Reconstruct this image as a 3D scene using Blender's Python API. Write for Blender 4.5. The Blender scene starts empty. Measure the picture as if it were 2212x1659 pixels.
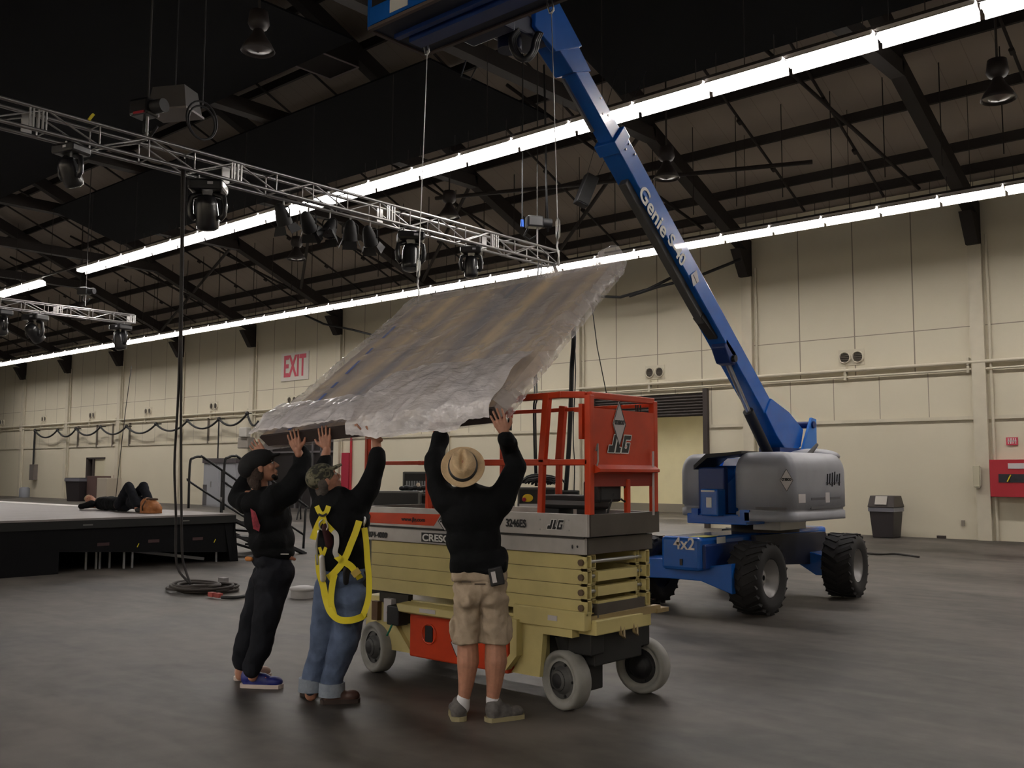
import bpy, bmesh, math, random
from mathutils import Vector, Matrix, noise, Euler
random.seed(7)
S = bpy.context.scene
C = S.collection
PI = math.pi

# ---------------------------------------------------------------- camera
CAMH = 1.6
R0 = Vector((0.7503, 0.6611, 0.0040)); U0 = Vector((0.0574, -0.0711, 0.9958)); 
s_ = .004; FPX = 2109.0; CX, CY = 1106.0, 829.5
yc = 1012 + s_*(CX+1297)
n_ = Vector((s_, -1.0, (yc-CY)/FPX)).normalized()          # world up seen from the camera (right, down, forward)
vx = -Vector((-1297-CX, 1012-CY, FPX)).normalized()
vx = (vx - n_*vx.dot(n_)).normalized()
vy = n_.cross(vx)
RIGHT = Vector((vx[0], vy[0], n_[0])); DOWN = Vector((vx[1], vy[1], n_[1])); FWD = Vector((vx[2], vy[2], n_[2]))
EYE = Vector((0, 0, CAMH))
cam = bpy.data.objects.new('camera', bpy.data.cameras.new('camera'))
C.objects.link(cam)
cam.matrix_world = Matrix(((RIGHT.x, -DOWN.x, -FWD.x, 0), (RIGHT.y, -DOWN.y, -FWD.y, 0), (RIGHT.z, -DOWN.z, -FWD.z, CAMH), (0, 0, 0, 1)))
cam.data.sensor_width = 36; cam.data.lens = FPX/2212*36; cam.data.clip_end = 300
S.camera = cam
def P(px, py, d):
    """a measured point: sight line through (px, py), at true distance d along the view"""
    return EYE + (RIGHT*(px-CX) + DOWN*(py-CY) + FWD*FPX)*(d/FPX)
def PY(px, py, y):
    d = RIGHT*(px-CX) + DOWN*(py-CY) + FWD*FPX
    return EYE + d*(y/d.y)
def PX_(px, py, x):
    d = RIGHT*(px-CX) + DOWN*(py-CY) + FWD*FPX
    return EYE + d*(x/d.x)
def PZ(px, py, z):
    d = RIGHT*(px-CX) + DOWN*(py-CY) + FWD*FPX
    return EYE + d*((z-CAMH)/d.z)

# ---------------------------------------------------------------- world, exposure
w = bpy.data.worlds.new('world'); S.world = w; w.use_nodes = True
w.node_tree.nodes['Background'].inputs[0].default_value = (.30, .27, .25, 1)
w.node_tree.nodes['Background'].inputs[1].default_value = 0.02
S.view_settings.view_transform = 'Standard'; S.view_settings.look = 'None'
S.view_settings.gamma = 1; S.view_settings.use_curve_mapping = False
S.view_settings.exposure = 0.68
S.cycles.use_denoising = True
S.cycles.max_bounces = 7; S.cycles.diffuse_bounces = 4; S.cycles.glossy_bounces = 3
S.cycles.sample_clamp_indirect = 6
TUBE_STRENGTH = 26.0

# ---------------------------------------------------------------- materials
MATS = {}
def mat(name, col, rough=.6, metal=0, var=.0, vscale=4, bump=0, bscale=20, emit=0, spec=.5, coat=0, trans=0):
    if name in MATS: return MATS[name]
    m = bpy.data.materials.new(name); m.use_nodes = True
    nt = m.node_tree; b = nt.nodes['Principled BSDF']
    b.inputs['Base Color'].default_value = (*col, 1); b.inputs['Roughness'].default_value = rough
    b.inputs['Metallic'].default_value = metal; b.inputs['Specular IOR Level'].default_value = spec
    b.inputs['Coat Weight'].default_value = coat
    tc = nt.nodes.new('ShaderNodeTexCoord')
    if var:
        n = nt.nodes.new('ShaderNodeTexNoise'); n.inputs['Scale'].default_value = vscale; n.inputs['Detail'].default_value = 6
        r = nt.nodes.new('ShaderNodeMapRange'); r.inputs[1].default_value = .3; r.inputs[2].default_value = .7
        r.inputs[3].default_value = 1-var; r.inputs[4].default_value = 1+var
        mx = nt.nodes.new('ShaderNodeMix'); mx.data_type = 'RGBA'; mx.blend_type = 'MULTIPLY'; mx.inputs[0].default_value = 1
        mx.inputs[6].default_value = (*col, 1)
        nt.links.new(tc.outputs['Object'], n.inputs['Vector']); nt.links.new(n.outputs[0], r.inputs[0])
        nt.links.new(r.outputs[0], mx.inputs[7]); nt.links.new(mx.outputs[2], b.inputs['Base Color'])
    if bump:
        n = nt.nodes.new('ShaderNodeTexNoise'); n.inputs['Scale'].default_value = bscale; n.inputs['Detail'].default_value = 4
        bp = nt.nodes.new('ShaderNodeBump'); bp.inputs['Strength'].default_value = bump; bp.inputs['Distance'].default_value = .02
        nt.links.new(tc.outputs['Object'], n.inputs['Vector']); nt.links.new(n.outputs[0], bp.inputs['Height'])
        nt.links.new(bp.outputs[0], b.inputs['Normal'])
    if emit:
        b.inputs['Emission Color'].default_value = (*col, 1); b.inputs['Emission Strength'].default_value = emit
    MATS[name] = m
    return m

BLACK = mat('black_paint', (.012, .012, .014), .6)
DARK = mat('dark_steel', (.03, .027, .025), .6, var=.2)
ROOFSTEEL = mat('roof_steel_brown', (.022, .017, .016), .75)
ALU = mat('truss_aluminium', (.36, .35, .35), .35, .85)
STEEL = mat('bright_steel', (.6, .6, .6), .3, .9)
ZINC = mat('zinc', (.4, .4, .4), .45, .8)
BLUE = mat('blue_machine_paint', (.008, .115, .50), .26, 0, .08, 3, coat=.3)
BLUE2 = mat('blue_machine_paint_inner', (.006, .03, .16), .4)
ORANGE = mat('orange_machine_paint', (.60, .048, .008), .4, 0, .12, 5)
CREAM = mat('cream_machine_paint', (.60, .51, .22), .5, 0, .10, 4)
BROWNP = mat('brown_toe_board', (.085, .072, .062), .5, .2, .15, 4)
ALUP = mat('aluminium_toe_board', (.50, .48, .47), .42, .5, .12, 6)
GREYH = mat('grey_hood_plastic', (.27, .28, .32), .38, 0, .06, 5)
RUBBER = mat('black_rubber', (.012, .012, .012), .8, bump=.4, bscale=30)
GRUBBER = mat('grey_rubber', (.27, .265, .25), .7, 0, .15, 8)
HUBG = mat('hub_grey', (.075, .075, .075), .5)
WHITE = mat('white_lettering', (.75, .75, .73), .5)
INK = mat('black_lettering', (.01, .01, .012), .5)
LABEL = mat('label_grey', (.58, .55, .56), .5)
SKIN = mat('skin', (.42, .20, .13), .55, 0, .12, 30)
HAIR = mat('hair_brown', (.05, .03, .022), .8, bump=.6, bscale=120)
BSHIRT = mat('black_cotton', (.005, .0055, .0068), .9, 0, .15, 8, bump=.5, bscale=14, spec=.2)
JEANS = mat('blue_denim', (.085, .115, .19), .9, 0, .28, 9, bump=.6, bscale=14, spec=.2)
BTROU = mat('black_trousers_cloth', (.012, .013, .018), .9, 0, .25, 6, bump=.6, bscale=10, spec=.2)
KHAKI = mat('khaki_cotton', (.40, .32, .24), .9, 0, .14, 14, bump=.8, bscale=11, spec=.2)
STRAW = mat('straw', (.62, .45, .27), .75, 0, .06, 60, bump=.3, bscale=150)
YEL = mat('yellow_webbing', (.72, .60, .02), .6)
RED = mat('red_paint', (.42, .02, .035), .4)
SIGNRED = mat('sign_red', (.55, .05, .09), .5)
CASEB = mat('road_case_black', (.012, .012, .013), .5)
GLASS = mat('dark_glass', (.01, .01, .012), .1, spec=.8)
LENS = mat('lens', (.01, .01, .02), .05, spec=1, coat=1)
CREAMW = mat('column_cream', (.58, .53, .42), .75, 0, .05, 3)

def wall_material():
    m = bpy.data.materials.new('cream_panelled_wall'); m.use_nodes = True; nt = m.node_tree; L = nt.links
    b = nt.nodes['Principled BSDF']; b.inputs['Roughness'].default_value = .8
    tc = nt.nodes.new('ShaderNodeTexCoord'); sp = nt.nodes.new('ShaderNodeSeparateXYZ'); L.new(tc.outputs['Object'], sp.inputs[0])
    def M(op, a, bb=None, c=None):
        n = nt.nodes.new('ShaderNodeMath'); n.operation = op
        for i, v in enumerate((a, bb, c)):
            if v is None: continue
            if hasattr(v, 'links'): L.new(v, n.inputs[i])
            else: n.inputs[i].default_value = v
        return n.outputs[0]
    X, Z = sp.outputs[0], sp.outputs[2]
    def seam(coord, period, off, wdt):
        f = M('FRACT', M('DIVIDE', M('ADD', coord, off), period))
        d = M('ABSOLUTE', M('SUBTRACT', f, .5))          # .5 at the seam
        return M('GREATER_THAN', d, .5 - wdt/period)
    up = M('GREATER_THAN', Z, 4.2)
    mid = M('MULTIPLY', M('GREATER_THAN', Z, 3.0), M('LESS_THAN', Z, 4.2))
    s1 = M('MULTIPLY', seam(X, 1.575, 7.25+63, .016), up)
    s2 = M('MULTIPLY', seam(X, 1.26, 7.25+63, .010), mid)
    hz = M('LESS_THAN', M('ABSOLUTE', M('SUBTRACT', Z, 5.32)), .011)
    tot = M('MINIMUM', M('ADD', M('ADD', s1, s2), hz), 1)
    n = nt.nodes.new('ShaderNodeTexNoise'); n.inputs['Scale'].default_value = .7; n.inputs['Detail'].default_value = 8
    L.new(tc.outputs['Object'], n.inputs['Vector'])
    cr = nt.nodes.new('ShaderNodeMix'); cr.data_type = 'RGBA'
    cr.inputs[6].default_value = (.60, .55, .43, 1); cr.inputs[7].default_value = (.66, .605, .475, 1)
    L.new(n.outputs[0], cr.inputs[0])
    mx = nt.nodes.new('ShaderNodeMix'); mx.data_type = 'RGBA'; L.new(M('MULTIPLY', tot, .78), mx.inputs[0])
    L.new(cr.outputs[2], mx.inputs[6]); mx.inputs[7].default_value = (.16, .13, .10, 1)
    L.new(mx.outputs[2], b.inputs['Base Color'])
    return m
WALL = wall_material()

def floor_material():
    m = bpy.data.materials.new('worn_grey_floor'); m.use_nodes = True; nt = m.node_tree; L = nt.links
    b = nt.nodes['Principled BSDF']
    tc = nt.nodes.new('ShaderNodeTexCoord')
    def N(scale, det, sx=1, sy=1, dist=0):
        mp = nt.nodes.new('ShaderNodeMapping'); mp.inputs['Scale'].default_value = (sx, sy, 1); mp.inputs['Rotation'].default_value = (0, 0, .5)
        n = nt.nodes.new('ShaderNodeTexNoise'); n.inputs['Scale'].default_value = scale; n.inputs['Detail'].default_value = det
        n.inputs['Distortion'].default_value = dist
        L.new(tc.outputs['Object'], mp.inputs[0]); L.new(mp.outputs[0], n.inputs['Vector']); return n.outputs[0]
    a = N(.32, 9, 1, 1.7, .8); c = N(5, 8); e = N(1.3, 7, .6, 2, .9)
    r = nt.nodes.new('ShaderNodeValToRGB'); r.color_ramp.elements[0].position = .36; r.color_ramp.elements[1].position = .68
    r.color_ramp.elements[0].color = (.026, .0225, .0195, 1); r.color_ramp.elements[1].color = (.120, .106, .093, 1)
    ad = nt.nodes.new('ShaderNodeMath'); ad.operation = 'MULTIPLY_ADD'; L.new(c, ad.inputs[0]); ad.inputs[1].default_value = .22; 
    ad2 = nt.nodes.new('ShaderNodeMath'); ad2.operation = 'MULTIPLY_ADD'; L.new(e, ad2.inputs[0]); ad2.inputs[1].default_value = .35; L.new(a, ad2.inputs[2])
    L.new(ad2.outputs[0], ad.inputs[2])
    sb = nt.nodes.new('ShaderNodeMath'); sb.operation = 'SUBTRACT'; L.new(ad.outputs[0], sb.inputs[0]); sb.inputs[1].default_value = .285
    L.new(sb.outputs[0], r.inputs[0]); L.new(r.outputs[0], b.inputs['Base Color'])
    rr = nt.nodes.new('ShaderNodeMapRange'); rr.inputs[3].default_value = .42; rr.inputs[4].default_value = .66
    L.new(a, rr.inputs[0]); L.new(rr.outputs[0], b.inputs['Roughness'])
    b.inputs['Specular IOR Level'].default_value = .3
    bp = nt.nodes.new('ShaderNodeBump'); bp.inputs['Strength'].default_value = .15; bp.inputs['Distance'].default_value = .01
    L.new(c, bp.inputs['Height']); L.new(bp.outputs[0], b.inputs['Normal'])
    return m
FLOOR = floor_material()

def roof_material():
    m = bpy.data.materials.new('roof_insulation'); m.use_nodes = True; nt = m.node_tree; L = nt.links
    b = nt.nodes['Principled BSDF']; b.inputs['Roughness'].default_value = .85
    tc = nt.nodes.new('ShaderNodeTexCoord'); sp = nt.nodes.new('ShaderNodeSeparateXYZ'); L.new(tc.outputs['Object'], sp.inputs[0])
    w1 = nt.nodes.new('ShaderNodeMath'); w1.operation = 'DIVIDE'; L.new(sp.outputs[0], w1.inputs[0]); w1.inputs[1].default_value = .62
    fr = nt.nodes.new('ShaderNodeMath'); fr.operation = 'FRACT'; L.new(w1.outputs[0], fr.inputs[0])
    lt = nt.nodes.new('ShaderNodeMath'); lt.operation = 'LESS_THAN'; L.new(fr.outputs[0], lt.inputs[0]); lt.inputs[1].default_value = .03
    n = nt.nodes.new('ShaderNodeTexNoise'); n.inputs['Scale'].default_value = .8; n.inputs['Detail'].default_value = 5; L.new(tc.outputs['Object'], n.inputs['Vector'])
    cr = nt.nodes.new('ShaderNodeMix'); cr.data_type = 'RGBA'; L.new(n.outputs[0], cr.inputs[0])
    cr.inputs[6].default_value = (.32, .275, .24, 1); cr.inputs[7].default_value = (.39, .335, .29, 1)
    mx = nt.nodes.new('ShaderNodeMix'); mx.data_type = 'RGBA'; mul = nt.nodes.new('ShaderNodeMath'); mul.operation = 'MULTIPLY'; mul.inputs[1].default_value = .35
    L.new(lt.outputs[0], mul.inputs[0]); L.new(mul.outputs[0], mx.inputs[0]); L.new(cr.outputs[2], mx.inputs[6]); mx.inputs[7].default_value = (.12, .1, .09, 1)
    L.new(mx.outputs[2], b.inputs['Base Color'])
    return m
ROOF = roof_material()

# ---------------------------------------------------------------- mesh builder
class MB:
    def __init__(s): s.bm = bmesh.new()
    def _add(s, verts, faces, smooth=False):
        vs = [s.bm.verts.new(v) for v in verts]
        for f in faces:
            try:
                fc = s.bm.faces.new([vs[i] for i in f]); fc.smooth = smooth
            except ValueError: pass
        return s
    def box(s, x0, x1, y0, y1, z0, z1, M=None):
        v = [Vector((x, y, z)) for x in (x0, x1) for y in (y0, y1) for z in (z0, z1)]
        if M: v = [M @ a for a in v]
        return s._add(v, [(0, 1, 3, 2), (4, 6, 7, 5), (0, 4, 5, 1), (2, 3, 7, 6), (0, 2, 6, 4), (1, 5, 7, 3)])
    def frame(s, d, up=(0, 0, 1)):
        d = Vector(d).normalized(); up = Vector(up)
        if abs(d.dot(up.normalized())) > .97: up = Vector((0, 1, 0)) if abs(d.y) < .9 else Vector((1, 0, 0))
        a = d.cross(up).normalized(); return a, a.cross(d).normalized(), d
    def bar(s, p0, p1, w_, h_, up=(0, 0, 1)):
        p0, p1 = Vector(p0), Vector(p1); a, b, d = s.frame(p1-p0, up)
        v = []
        for p in (p0, p1):
            for sa, sb in ((-1, -1), (1, -1), (1, 1), (-1, 1)): v.append(p + a*sa*w_/2 + b*sb*h_/2)
        return s._add(v, [(3, 2, 1, 0), (4, 5, 6, 7), (0, 1, 5, 4), (1, 2, 6, 5), (2, 3, 7, 6), (3, 0, 4, 7)])
    def tube(s, p0, p1, r, r1=None, n=10, cap=True, smooth=True):
        p0, p1 = Vector(p0), Vector(p1); r1 = r if r1 is None else r1; a, b, d = s.frame(p1-p0)
        v = []
        for p, rr in ((p0, r), (p1, r1)):
            for i in range(n):
                t = 2*PI*i/n; v.append(p + (a*math.cos(t) + b*math.sin(t))*rr)
        f = [(i, (i+1) % n, n+(i+1) % n, n+i) for i in range(n)]
        s._add(v, f, smooth)
        if cap:
            s._add(v[:n], [tuple(range(n))[::-1]]); s._add(v[n:], [tuple(range(n))])
        return s
    def path(s, pts, r, n=8, closed=False):
        pts = [Vector(p) for p in pts]; m = len(pts); rings = []
        for i, p in enumerate(pts):
            d = (pts[(i+1) % m] - pts[i-1]) if closed else (pts[min(i+1, m-1)] - pts[max(i-1, 0)])
            a, b, d = s.frame(d)
            if rings:                                                # keep the ring from twisting
                pa = rings[-1][1]; a2 = (pa - d*pa.dot(d))
                if a2.length > 1e-4: a = a2.normalized(); b = a.cross(d).normalized()*-1
            rings.append((p, a, d.cross(a).normalized()))
        v = []
        for p, a, b in rings:
            for i in range(n):
                t = 2*PI*i/n; v.append(p + (a*math.cos(t) + b*math.sin(t))*r)
        f = []
        for j in range(m if closed else m-1):
            k = (j+1) % m
            for i in range(n): f.append((j*n+i, j*n+(i+1) % n, k*n+(i+1) % n, k*n+i))
        if not closed:
            f.append(tuple(range(n))[::-1]); f.append(tuple(range((m-1)*n, m*n)))
        return s._add(v, f, True)
    def strap(s, pts, nrm, w_, t_=.004):
        """flat webbing along pts; nrm = facing direction"""
        pts = [Vector(p) for p in pts]; nrm = Vector(nrm).normalized(); v = []; m = len(pts)
        for i, p in enumerate(pts):
            d = (pts[min(i+1, m-1)] - pts[max(i-1, 0)]).normalized(); a = d.cross(nrm).normalized(); q = a.cross(d).normalized()
            for sa, sb in ((-1, -1), (1, -1), (1, 1), (-1, 1)): v.append(p + a*sa*w_/2 + q*sb*t_/2)
        f = [(3, 2, 1, 0), tuple(range(4*m-4, 4*m))]
        for j in range(m-1):
            for i in range(4): f.append((4*j+i, 4*j+(i+1) % 4, 4*j+4+(i+1) % 4, 4*j+4+i))
        return s._add(v, f, False)
    def lathe(s, prof, M=None, n=28, smooth=True, closed=True):
        """prof: (radius, height) along local z"""
        v = []; M = M or Matrix.Identity(4)
        for r, h in prof:
            for i in range(n):
                t = 2*PI*i/n; v.append(M @ Vector((r*math.cos(t), r*math.sin(t), h)))
        f = []
        for j in range(len(prof)-1):
            for i in range(n): f.append((j*n+i, j*n+(i+1) % n, (j+1)*n+(i+1) % n, (j+1)*n+i))
        s._add(v, f, smooth)
        if closed:
            s._add(v[:n], [tuple(range(n))[::-1]]); s._add(v[-n:], [tuple(range(n))])
        return s
    def prism(s, poly, off, smooth=False):
        """poly: 3-D outline, off: extrusion vector"""
        poly = [Vector(p) for p in poly]; off = Vector(off); n = len(poly)
        v = poly + [p+off for p in poly]
        f = [tuple(range(n))[::-1], tuple(range(n, 2*n))] + [(i, (i+1) % n, n+(i+1) % n, n+i) for i in range(n)]
        return s._add(v, f, smooth)
    def ell(s, c, r, M=None, n=20, m=12):
        c = Vector(c); r = r if hasattr(r, '__len__') else (r, r, r); M = M or Matrix.Identity(3)
        v = [c + M @ Vector((0, 0, -r[2]))]
        for j in range(1, m):
            a = -PI/2 + PI*j/m
            for i in range(n):
                t = 2*PI*i/n; v.append(c + M @ Vector((r[0]*math.cos(a)*math.cos(t), r[1]*math.cos(a)*math.sin(t), r[2]*math.sin(a))))
        v.append(c + M @ Vector((0, 0, r[2])))
        f = [(0, 1+(i+1) % n, 1+i) for i in range(n)]
        for j in range(m-2):
            for i in range(n): f.append((1+j*n+i, 1+j*n+(i+1) % n, 1+(j+1)*n+(i+1) % n, 1+(j+1)*n+i))
        k = 1+(m-2)*n; f += [(k+i, k+(i+1) % n, len(v)-1) for i in range(n)]
        return s._add(v, f, True)
    def cap(s, p0, r0, p1, r1, flat=1.0, side=(1, 0, 0), n=14):
        """closed tapered capsule; flat squashes it across 'side'"""
        p0, p1 = Vector(p0), Vector(p1); d = (p1-p0); L = d.length
        if L < 1e-5: return s.ell(p0, r0)
        d.normalize(); side = Vector(side); a = side - d*side.dot(d)
        if a.length < .1: a = Vector((0, 1, 0)) - d*d.y
        a.normalize(); b = d.cross(a)
        prof = [(r0*math.cos(t), -r0*math.sin(t)) for t in (1.35, .95, .5, 0)] + [(r1*math.cos(t), L+r1*math.sin(t)) for t in (0, .5, .95, 1.35)]
        v = [p0 - d*r0]
        for r, h in prof:
            for i in range(n):
                t = 2*PI*i/n; v.append(p0 + d*h + (a*math.cos(t)*flat + b*math.sin(t))*r)
        v.append(p1 + d*r1)
        f = [(0, 1+(i+1) % n, 1+i) for i in range(n)]
        for j in range(len(prof)-1):
            for i in range(n): f.append((1+j*n+i, 1+j*n+(i+1) % n, 1+(j+1)*n+(i+1) % n, 1+(j+1)*n+i))
        k = 1+(len(prof)-1)*n; f += [(k+i, k+(i+1) % n, len(v)-1) for i in range(n)]
        return s._add(v, f, True)
    def build(s, name, m, parent=None, world=False, bevel=0, fix=True):
        if fix: bmesh.ops.recalc_face_normals(s.bm, faces=s.bm.faces)
        me = bpy.data.meshes.new(name); s.bm.to_mesh(me); s.bm.free()
        if world and parent is not None: me.transform(rootmat(parent).inverted())
        me.materials.append(m)
        o = bpy.data.objects.new(name, me); C.objects.link(o)
        if parent is not None: o.parent = parent
        if bevel:
            b = o.modifiers.new('bevel', 'BEVEL'); b.width = bevel; b.segments = 2; b.limit_method = 'ANGLE'
        return o
def rootmat(o):
    m = Matrix.LocRotScale(o.location, o.rotation_euler, None)
    return (rootmat(o.parent) @ m) if o.parent else m
def tag(o, label, cat, group=None, kind=None):
    if label: o['label'] = label
    if cat: o['category'] = cat
    if group: o['group'] = group
    if kind: o['kind'] = kind
    return o
def thing(name, label, cat, loc=(0, 0, 0), rz=0, group=None):
    o = bpy.data.objects.new(name, None); C.objects.link(o); o.location = loc; o.rotation_euler = (0, 0, rz); o.empty_display_size = .1
    return tag(o, label, cat, group)
def struct(name, mb, m, bevel=0):
    o = mb.build(name, m, bevel=bevel); o['kind'] = 'structure'; return o
def dup(root, loc=None, rot=None, label=None, group=None):
    r = root.copy(); C.objects.link(r)
    if loc is not None: r.location = loc
    if rot is not None: r.rotation_euler = rot
    if label: r['label'] = label
    if group: r['group'] = group
    for ch in list(root.children):
        c = ch.copy(); C.objects.link(c); c.parent = r
        for g in list(ch.children):
            d = g.copy(); C.objects.link(d); d.parent = c
    return r
def organic(name, mb, m, parent, voxel=.012, smooth=8, disp=0, dscale=.12, world=True, fold=0):
    """union of closed pieces as one continuous surface"""
    me = bpy.data.meshes.new('t'); mb.bm.normal_update(); mb.bm.to_mesh(me); mb.bm.free()
    o = bpy.data.objects.new('t', me); C.objects.link(o)
    r = o.modifiers.new('r', 'REMESH'); r.mode = 'VOXEL'; r.voxel_size = voxel; r.use_smooth_shade = True
    sm = o.modifiers.new('s', 'SMOOTH'); sm.factor = .5; sm.iterations = smooth
    dg = bpy.context.evaluated_depsgraph_get(); ev = o.evaluated_get(dg); me2 = bpy.data.meshes.new_from_object(ev)
    bpy.data.objects.remove(o)
    if disp:
        nn = [v.normal.copy() for v in me2.vertices]
        for v, nrm in zip(me2.vertices, nn):
            q = v.co/dscale
            k = noise.noise(q) + .5*noise.noise(q*2.1)
            k2 = 1-abs(noise.noise(Vector((q.x*.8, q.y*.8, q.z*.45)) + Vector((7, 3, 1))))*2.2
            v.co += nrm*disp*(k*.8 + fold*k2)
    if world: me2.transform(rootmat(parent).inverted())
    me2.materials.clear(); me2.materials.append(m)
    for p in me2.polygons: p.use_smooth = True
    o = bpy.data.objects.new(name, me2); C.objects.link(o); o.parent = parent
    return o
def text(name, s, m, parent, loc, rot, size, ext=.0015, shear=0, bold=0, align='LEFT', world=True, sx=1, label=None):
    cu = bpy.data.curves.new(name, 'FONT'); cu.body = s; cu.size = size; cu.extrude = ext; cu.shear = shear; cu.offset = bold
    cu.align_x = align; cu.align_y = 'CENTER'; cu.materials.append(m)
    o = bpy.data.objects.new(name, cu); C.objects.link(o)
    dg = bpy.context.evaluated_depsgraph_get(); me = bpy.data.meshes.new_from_object(o.evaluated_get(dg)); bpy.data.objects.remove(o)
    M4 = Matrix.LocRotScale(Vector(loc), Euler(rot), Vector((sx, 1, 1))); me.transform(M4)
    if parent is not None and world: me.transform(rootmat(parent).inverted())
    me.materials.clear(); me.materials.append(m)
    o = bpy.data.objects.new(name, me); C.objects.link(o)
    if parent is not None: o.parent = parent
    if label: o['label'] = label
    return o
def bulge(p0, p1, sag, n=14, side=(0, 0, -1)):
    p0, p1 = Vector(p0), Vector(p1); side = Vector(side)
    return [p0.lerp(p1, i/n) + side*sag*4*(i/n)*(1-i/n) for i in range(n+1)]

# ================================================================ THE HALL
WY = 25.85
COLX = [-7.25 - 6.3*k for k in range(-2, 11)]
XL, XR, YB = -76.0, 12.0, -17.0
struct('floor', MB().box(XL-1, XR+1, YB-1, 40, -.2, 0), FLOOR)
mb = MB()
openings = [(-55.0, -52.9, 2.3), (-38.1, -32.35, 4.0), (-19.25, -14.95, 4.05)]
x = XL
for a, b, h in openings:
    mb.box(x, a, WY, WY+.25, 0, 9.0); mb.box(a, b, WY, WY+.25, h, 9.0); x = b
mb.box(x, XR, WY, WY+.25, 0, 9.0)
struct('wall_far', mb, WALL)
struct('wall_left', MB().box(XL-.25, XL, YB, WY, 0, 18), CREAMW)
struct('wall_right', MB().box(XR, XR+.25, YB, WY, 0, 18), CREAMW)
struct('wall_near', MB().box(XL, XR, YB-.25, YB, 0, 9.0), CREAMW)
RS = .436
def roofz(y): return 8.95 + RS*(WY-y) if y > 4.4 else 8.95 + RS*(WY-4.4) - RS*(4.4-y)
mb = MB()
mb.prism([(XL-.3, WY+.3, roofz(WY)), (XL-.3, 4.4, roofz(4.4)), (XL-.3, YB-.3, roofz(YB)), (XL-.3, YB-.3, roofz(YB)+.15), (XL-.3, 4.4, roofz(4.4)+.15), (XL-.3, WY+.3, roofz(WY)+.15)], (XR-XL+.6, 0, 0))
struct('ceiling', mb, ROOF)
# steel frames: one per bay line
for k, cx in enumerate(COLX):
    mb = MB(); hw = .15
    mb.prism([(cx-hw, WY-.02, 8.0), (cx-hw, 20.75, 10.14), (cx-hw, 20.6, 10.62), (cx-hw, WY-.02, 8.42)], (2*hw, 0, 0))   # rafter
    mb.box(cx-hw, cx+hw, YB, 20.75, 10.12, 10.46)                                                                    # tie chord
    mb.prism([(cx-hw, 20.7, 10.5), (cx-hw, 4.4, roofz(4.4)-.5), (cx-hw, 4.4, roofz(4.4)-.15), (cx-hw, 20.7, roofz(20.7)-.2)], (2*hw, 0, 0))
    mb.prism([(cx-hw, WY-.02, 8.1), (cx-hw, WY-.75, 8.1), (cx-hw, WY-.28, 7.35), (cx-hw, WY-.02, 7.35)], (2*hw, 0, 0))  # haunch
    o = struct('roof_frame', mb, ROOFSTEEL)
    mb = MB(); mb.box(cx-.16, cx+.16, WY-.13, WY-.002, 0, 7.36)
    if k > 1 : mb.tube((cx+.27, WY-.05, 0), (cx+.27, WY-.05, 7.6), .035)
    struct('column', mb, CREAMW)
for y in (25.16, 24.35, 22.7, 21.12, 19.5, 17.9, 16.3, 14.7, 13.1):
    z = roofz(y)
    struct('purlin', MB().box(XL, XR, y-.045, y+.045, z-.24, z-.002), ROOFSTEEL)
rod = None
for cx in COLX[:-1]:
    for q in (2.05, 4.25):
        xx = cx - q
        mb = MB().tube((xx, 25.3, roofz(25.3)-.3), (xx, 14.0, roofz(14.0)-.3), .035)
        for y in (23.4, 21.6, 19.2): mb.tube((xx, y, roofz(y)-.36), (xx, y+.12, roofz(y+.12)-.36), .06)
        struct('bridging_pipe', mb, ROOFSTEEL)
    mb = MB().path([(cx-2.9, 18.4, roofz(18.4)-.5), (cx-1.9, 22.2, roofz(22.2)-.42), (cx-1.75, 22.6, roofz(22.6)-.44), (cx-1.1, 25.2, roofz(25.2)-.35)], .045)
    if cx > -50: struct('sprinkler_pipe', mb, ROOFSTEEL)
# diagonal wind bracing, wiring
for a, b in (((-13.8, 20.6, 10.3), (-19.9, 24.6, 8.6)), ((-19.9, 20.7, 10.3), (-26.2, 24.6, 8.6)), ((-26.2, 19.6, 10.4), (-32.5, 23.8, 9.0)), ((-32.5, 20.6, 10.3), (-45, 24.6, 8.6)), ((-20.2, 19.5, 9.6), (-9.9, 22.3, 9.2))):
    struct('sprinkler_pipe', MB().tube(a, b, .055), ROOFSTEEL)
# thin hanging rods in the roof
xx = -3.0
mb = MB().tube((0, 0, 0), (0, 0, -2.35), .013, n=6)
rod0 = mb.build('hanger_rod', ROOFSTEEL); tag(rod0, 'thin dark vertical rod hanging from the roof above the far row of tube lights', 'rod', 'thin hanger rods under the roof')
k = 0
while xx > -62:
    o = rod0 if k == 0 else rod0.copy()
    if k: C.objects.link(o)
    o.location = (xx, 21.9, roofz(21.9)+.02); k += 1; xx -= 1.25
# girt band on the wall, wall pipes
mb = MB().box(XL, XR, WY-.05, WY-.002, 2.97, 3.06)
for a, b, h in openings:
    pass
mb2 = MB(); x = XL
for a, b, h in openings[1:]:
    mb2.box(x, a-.1, WY-.05, WY-.002, 2.97, 3.06); x = b+.1
mb2.box(x, XR, WY-.05, WY-.002, 2.97, 3.06); mb.bm.free()
struct('trim_1', mb2, CREAMW)
for z, r, yy in ((4.40, .045, .10), (4.22, .03, .08)):
    mb = MB().tube((XL, WY-yy, z), (XR, WY-yy, z), r)
    for i in range(30):
        xb = XR - .6 - i*3.15
        mb.box(xb-.03, xb+.03, WY-.13, WY, z-.08, z+.12)
    o = mb.build('wall_conduit', CREAMW); tag(o, 'cream pipe running along the whole far wall' + (', upper of the two' if r > .04 else ', lower of the two'), 'pipe')
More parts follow.
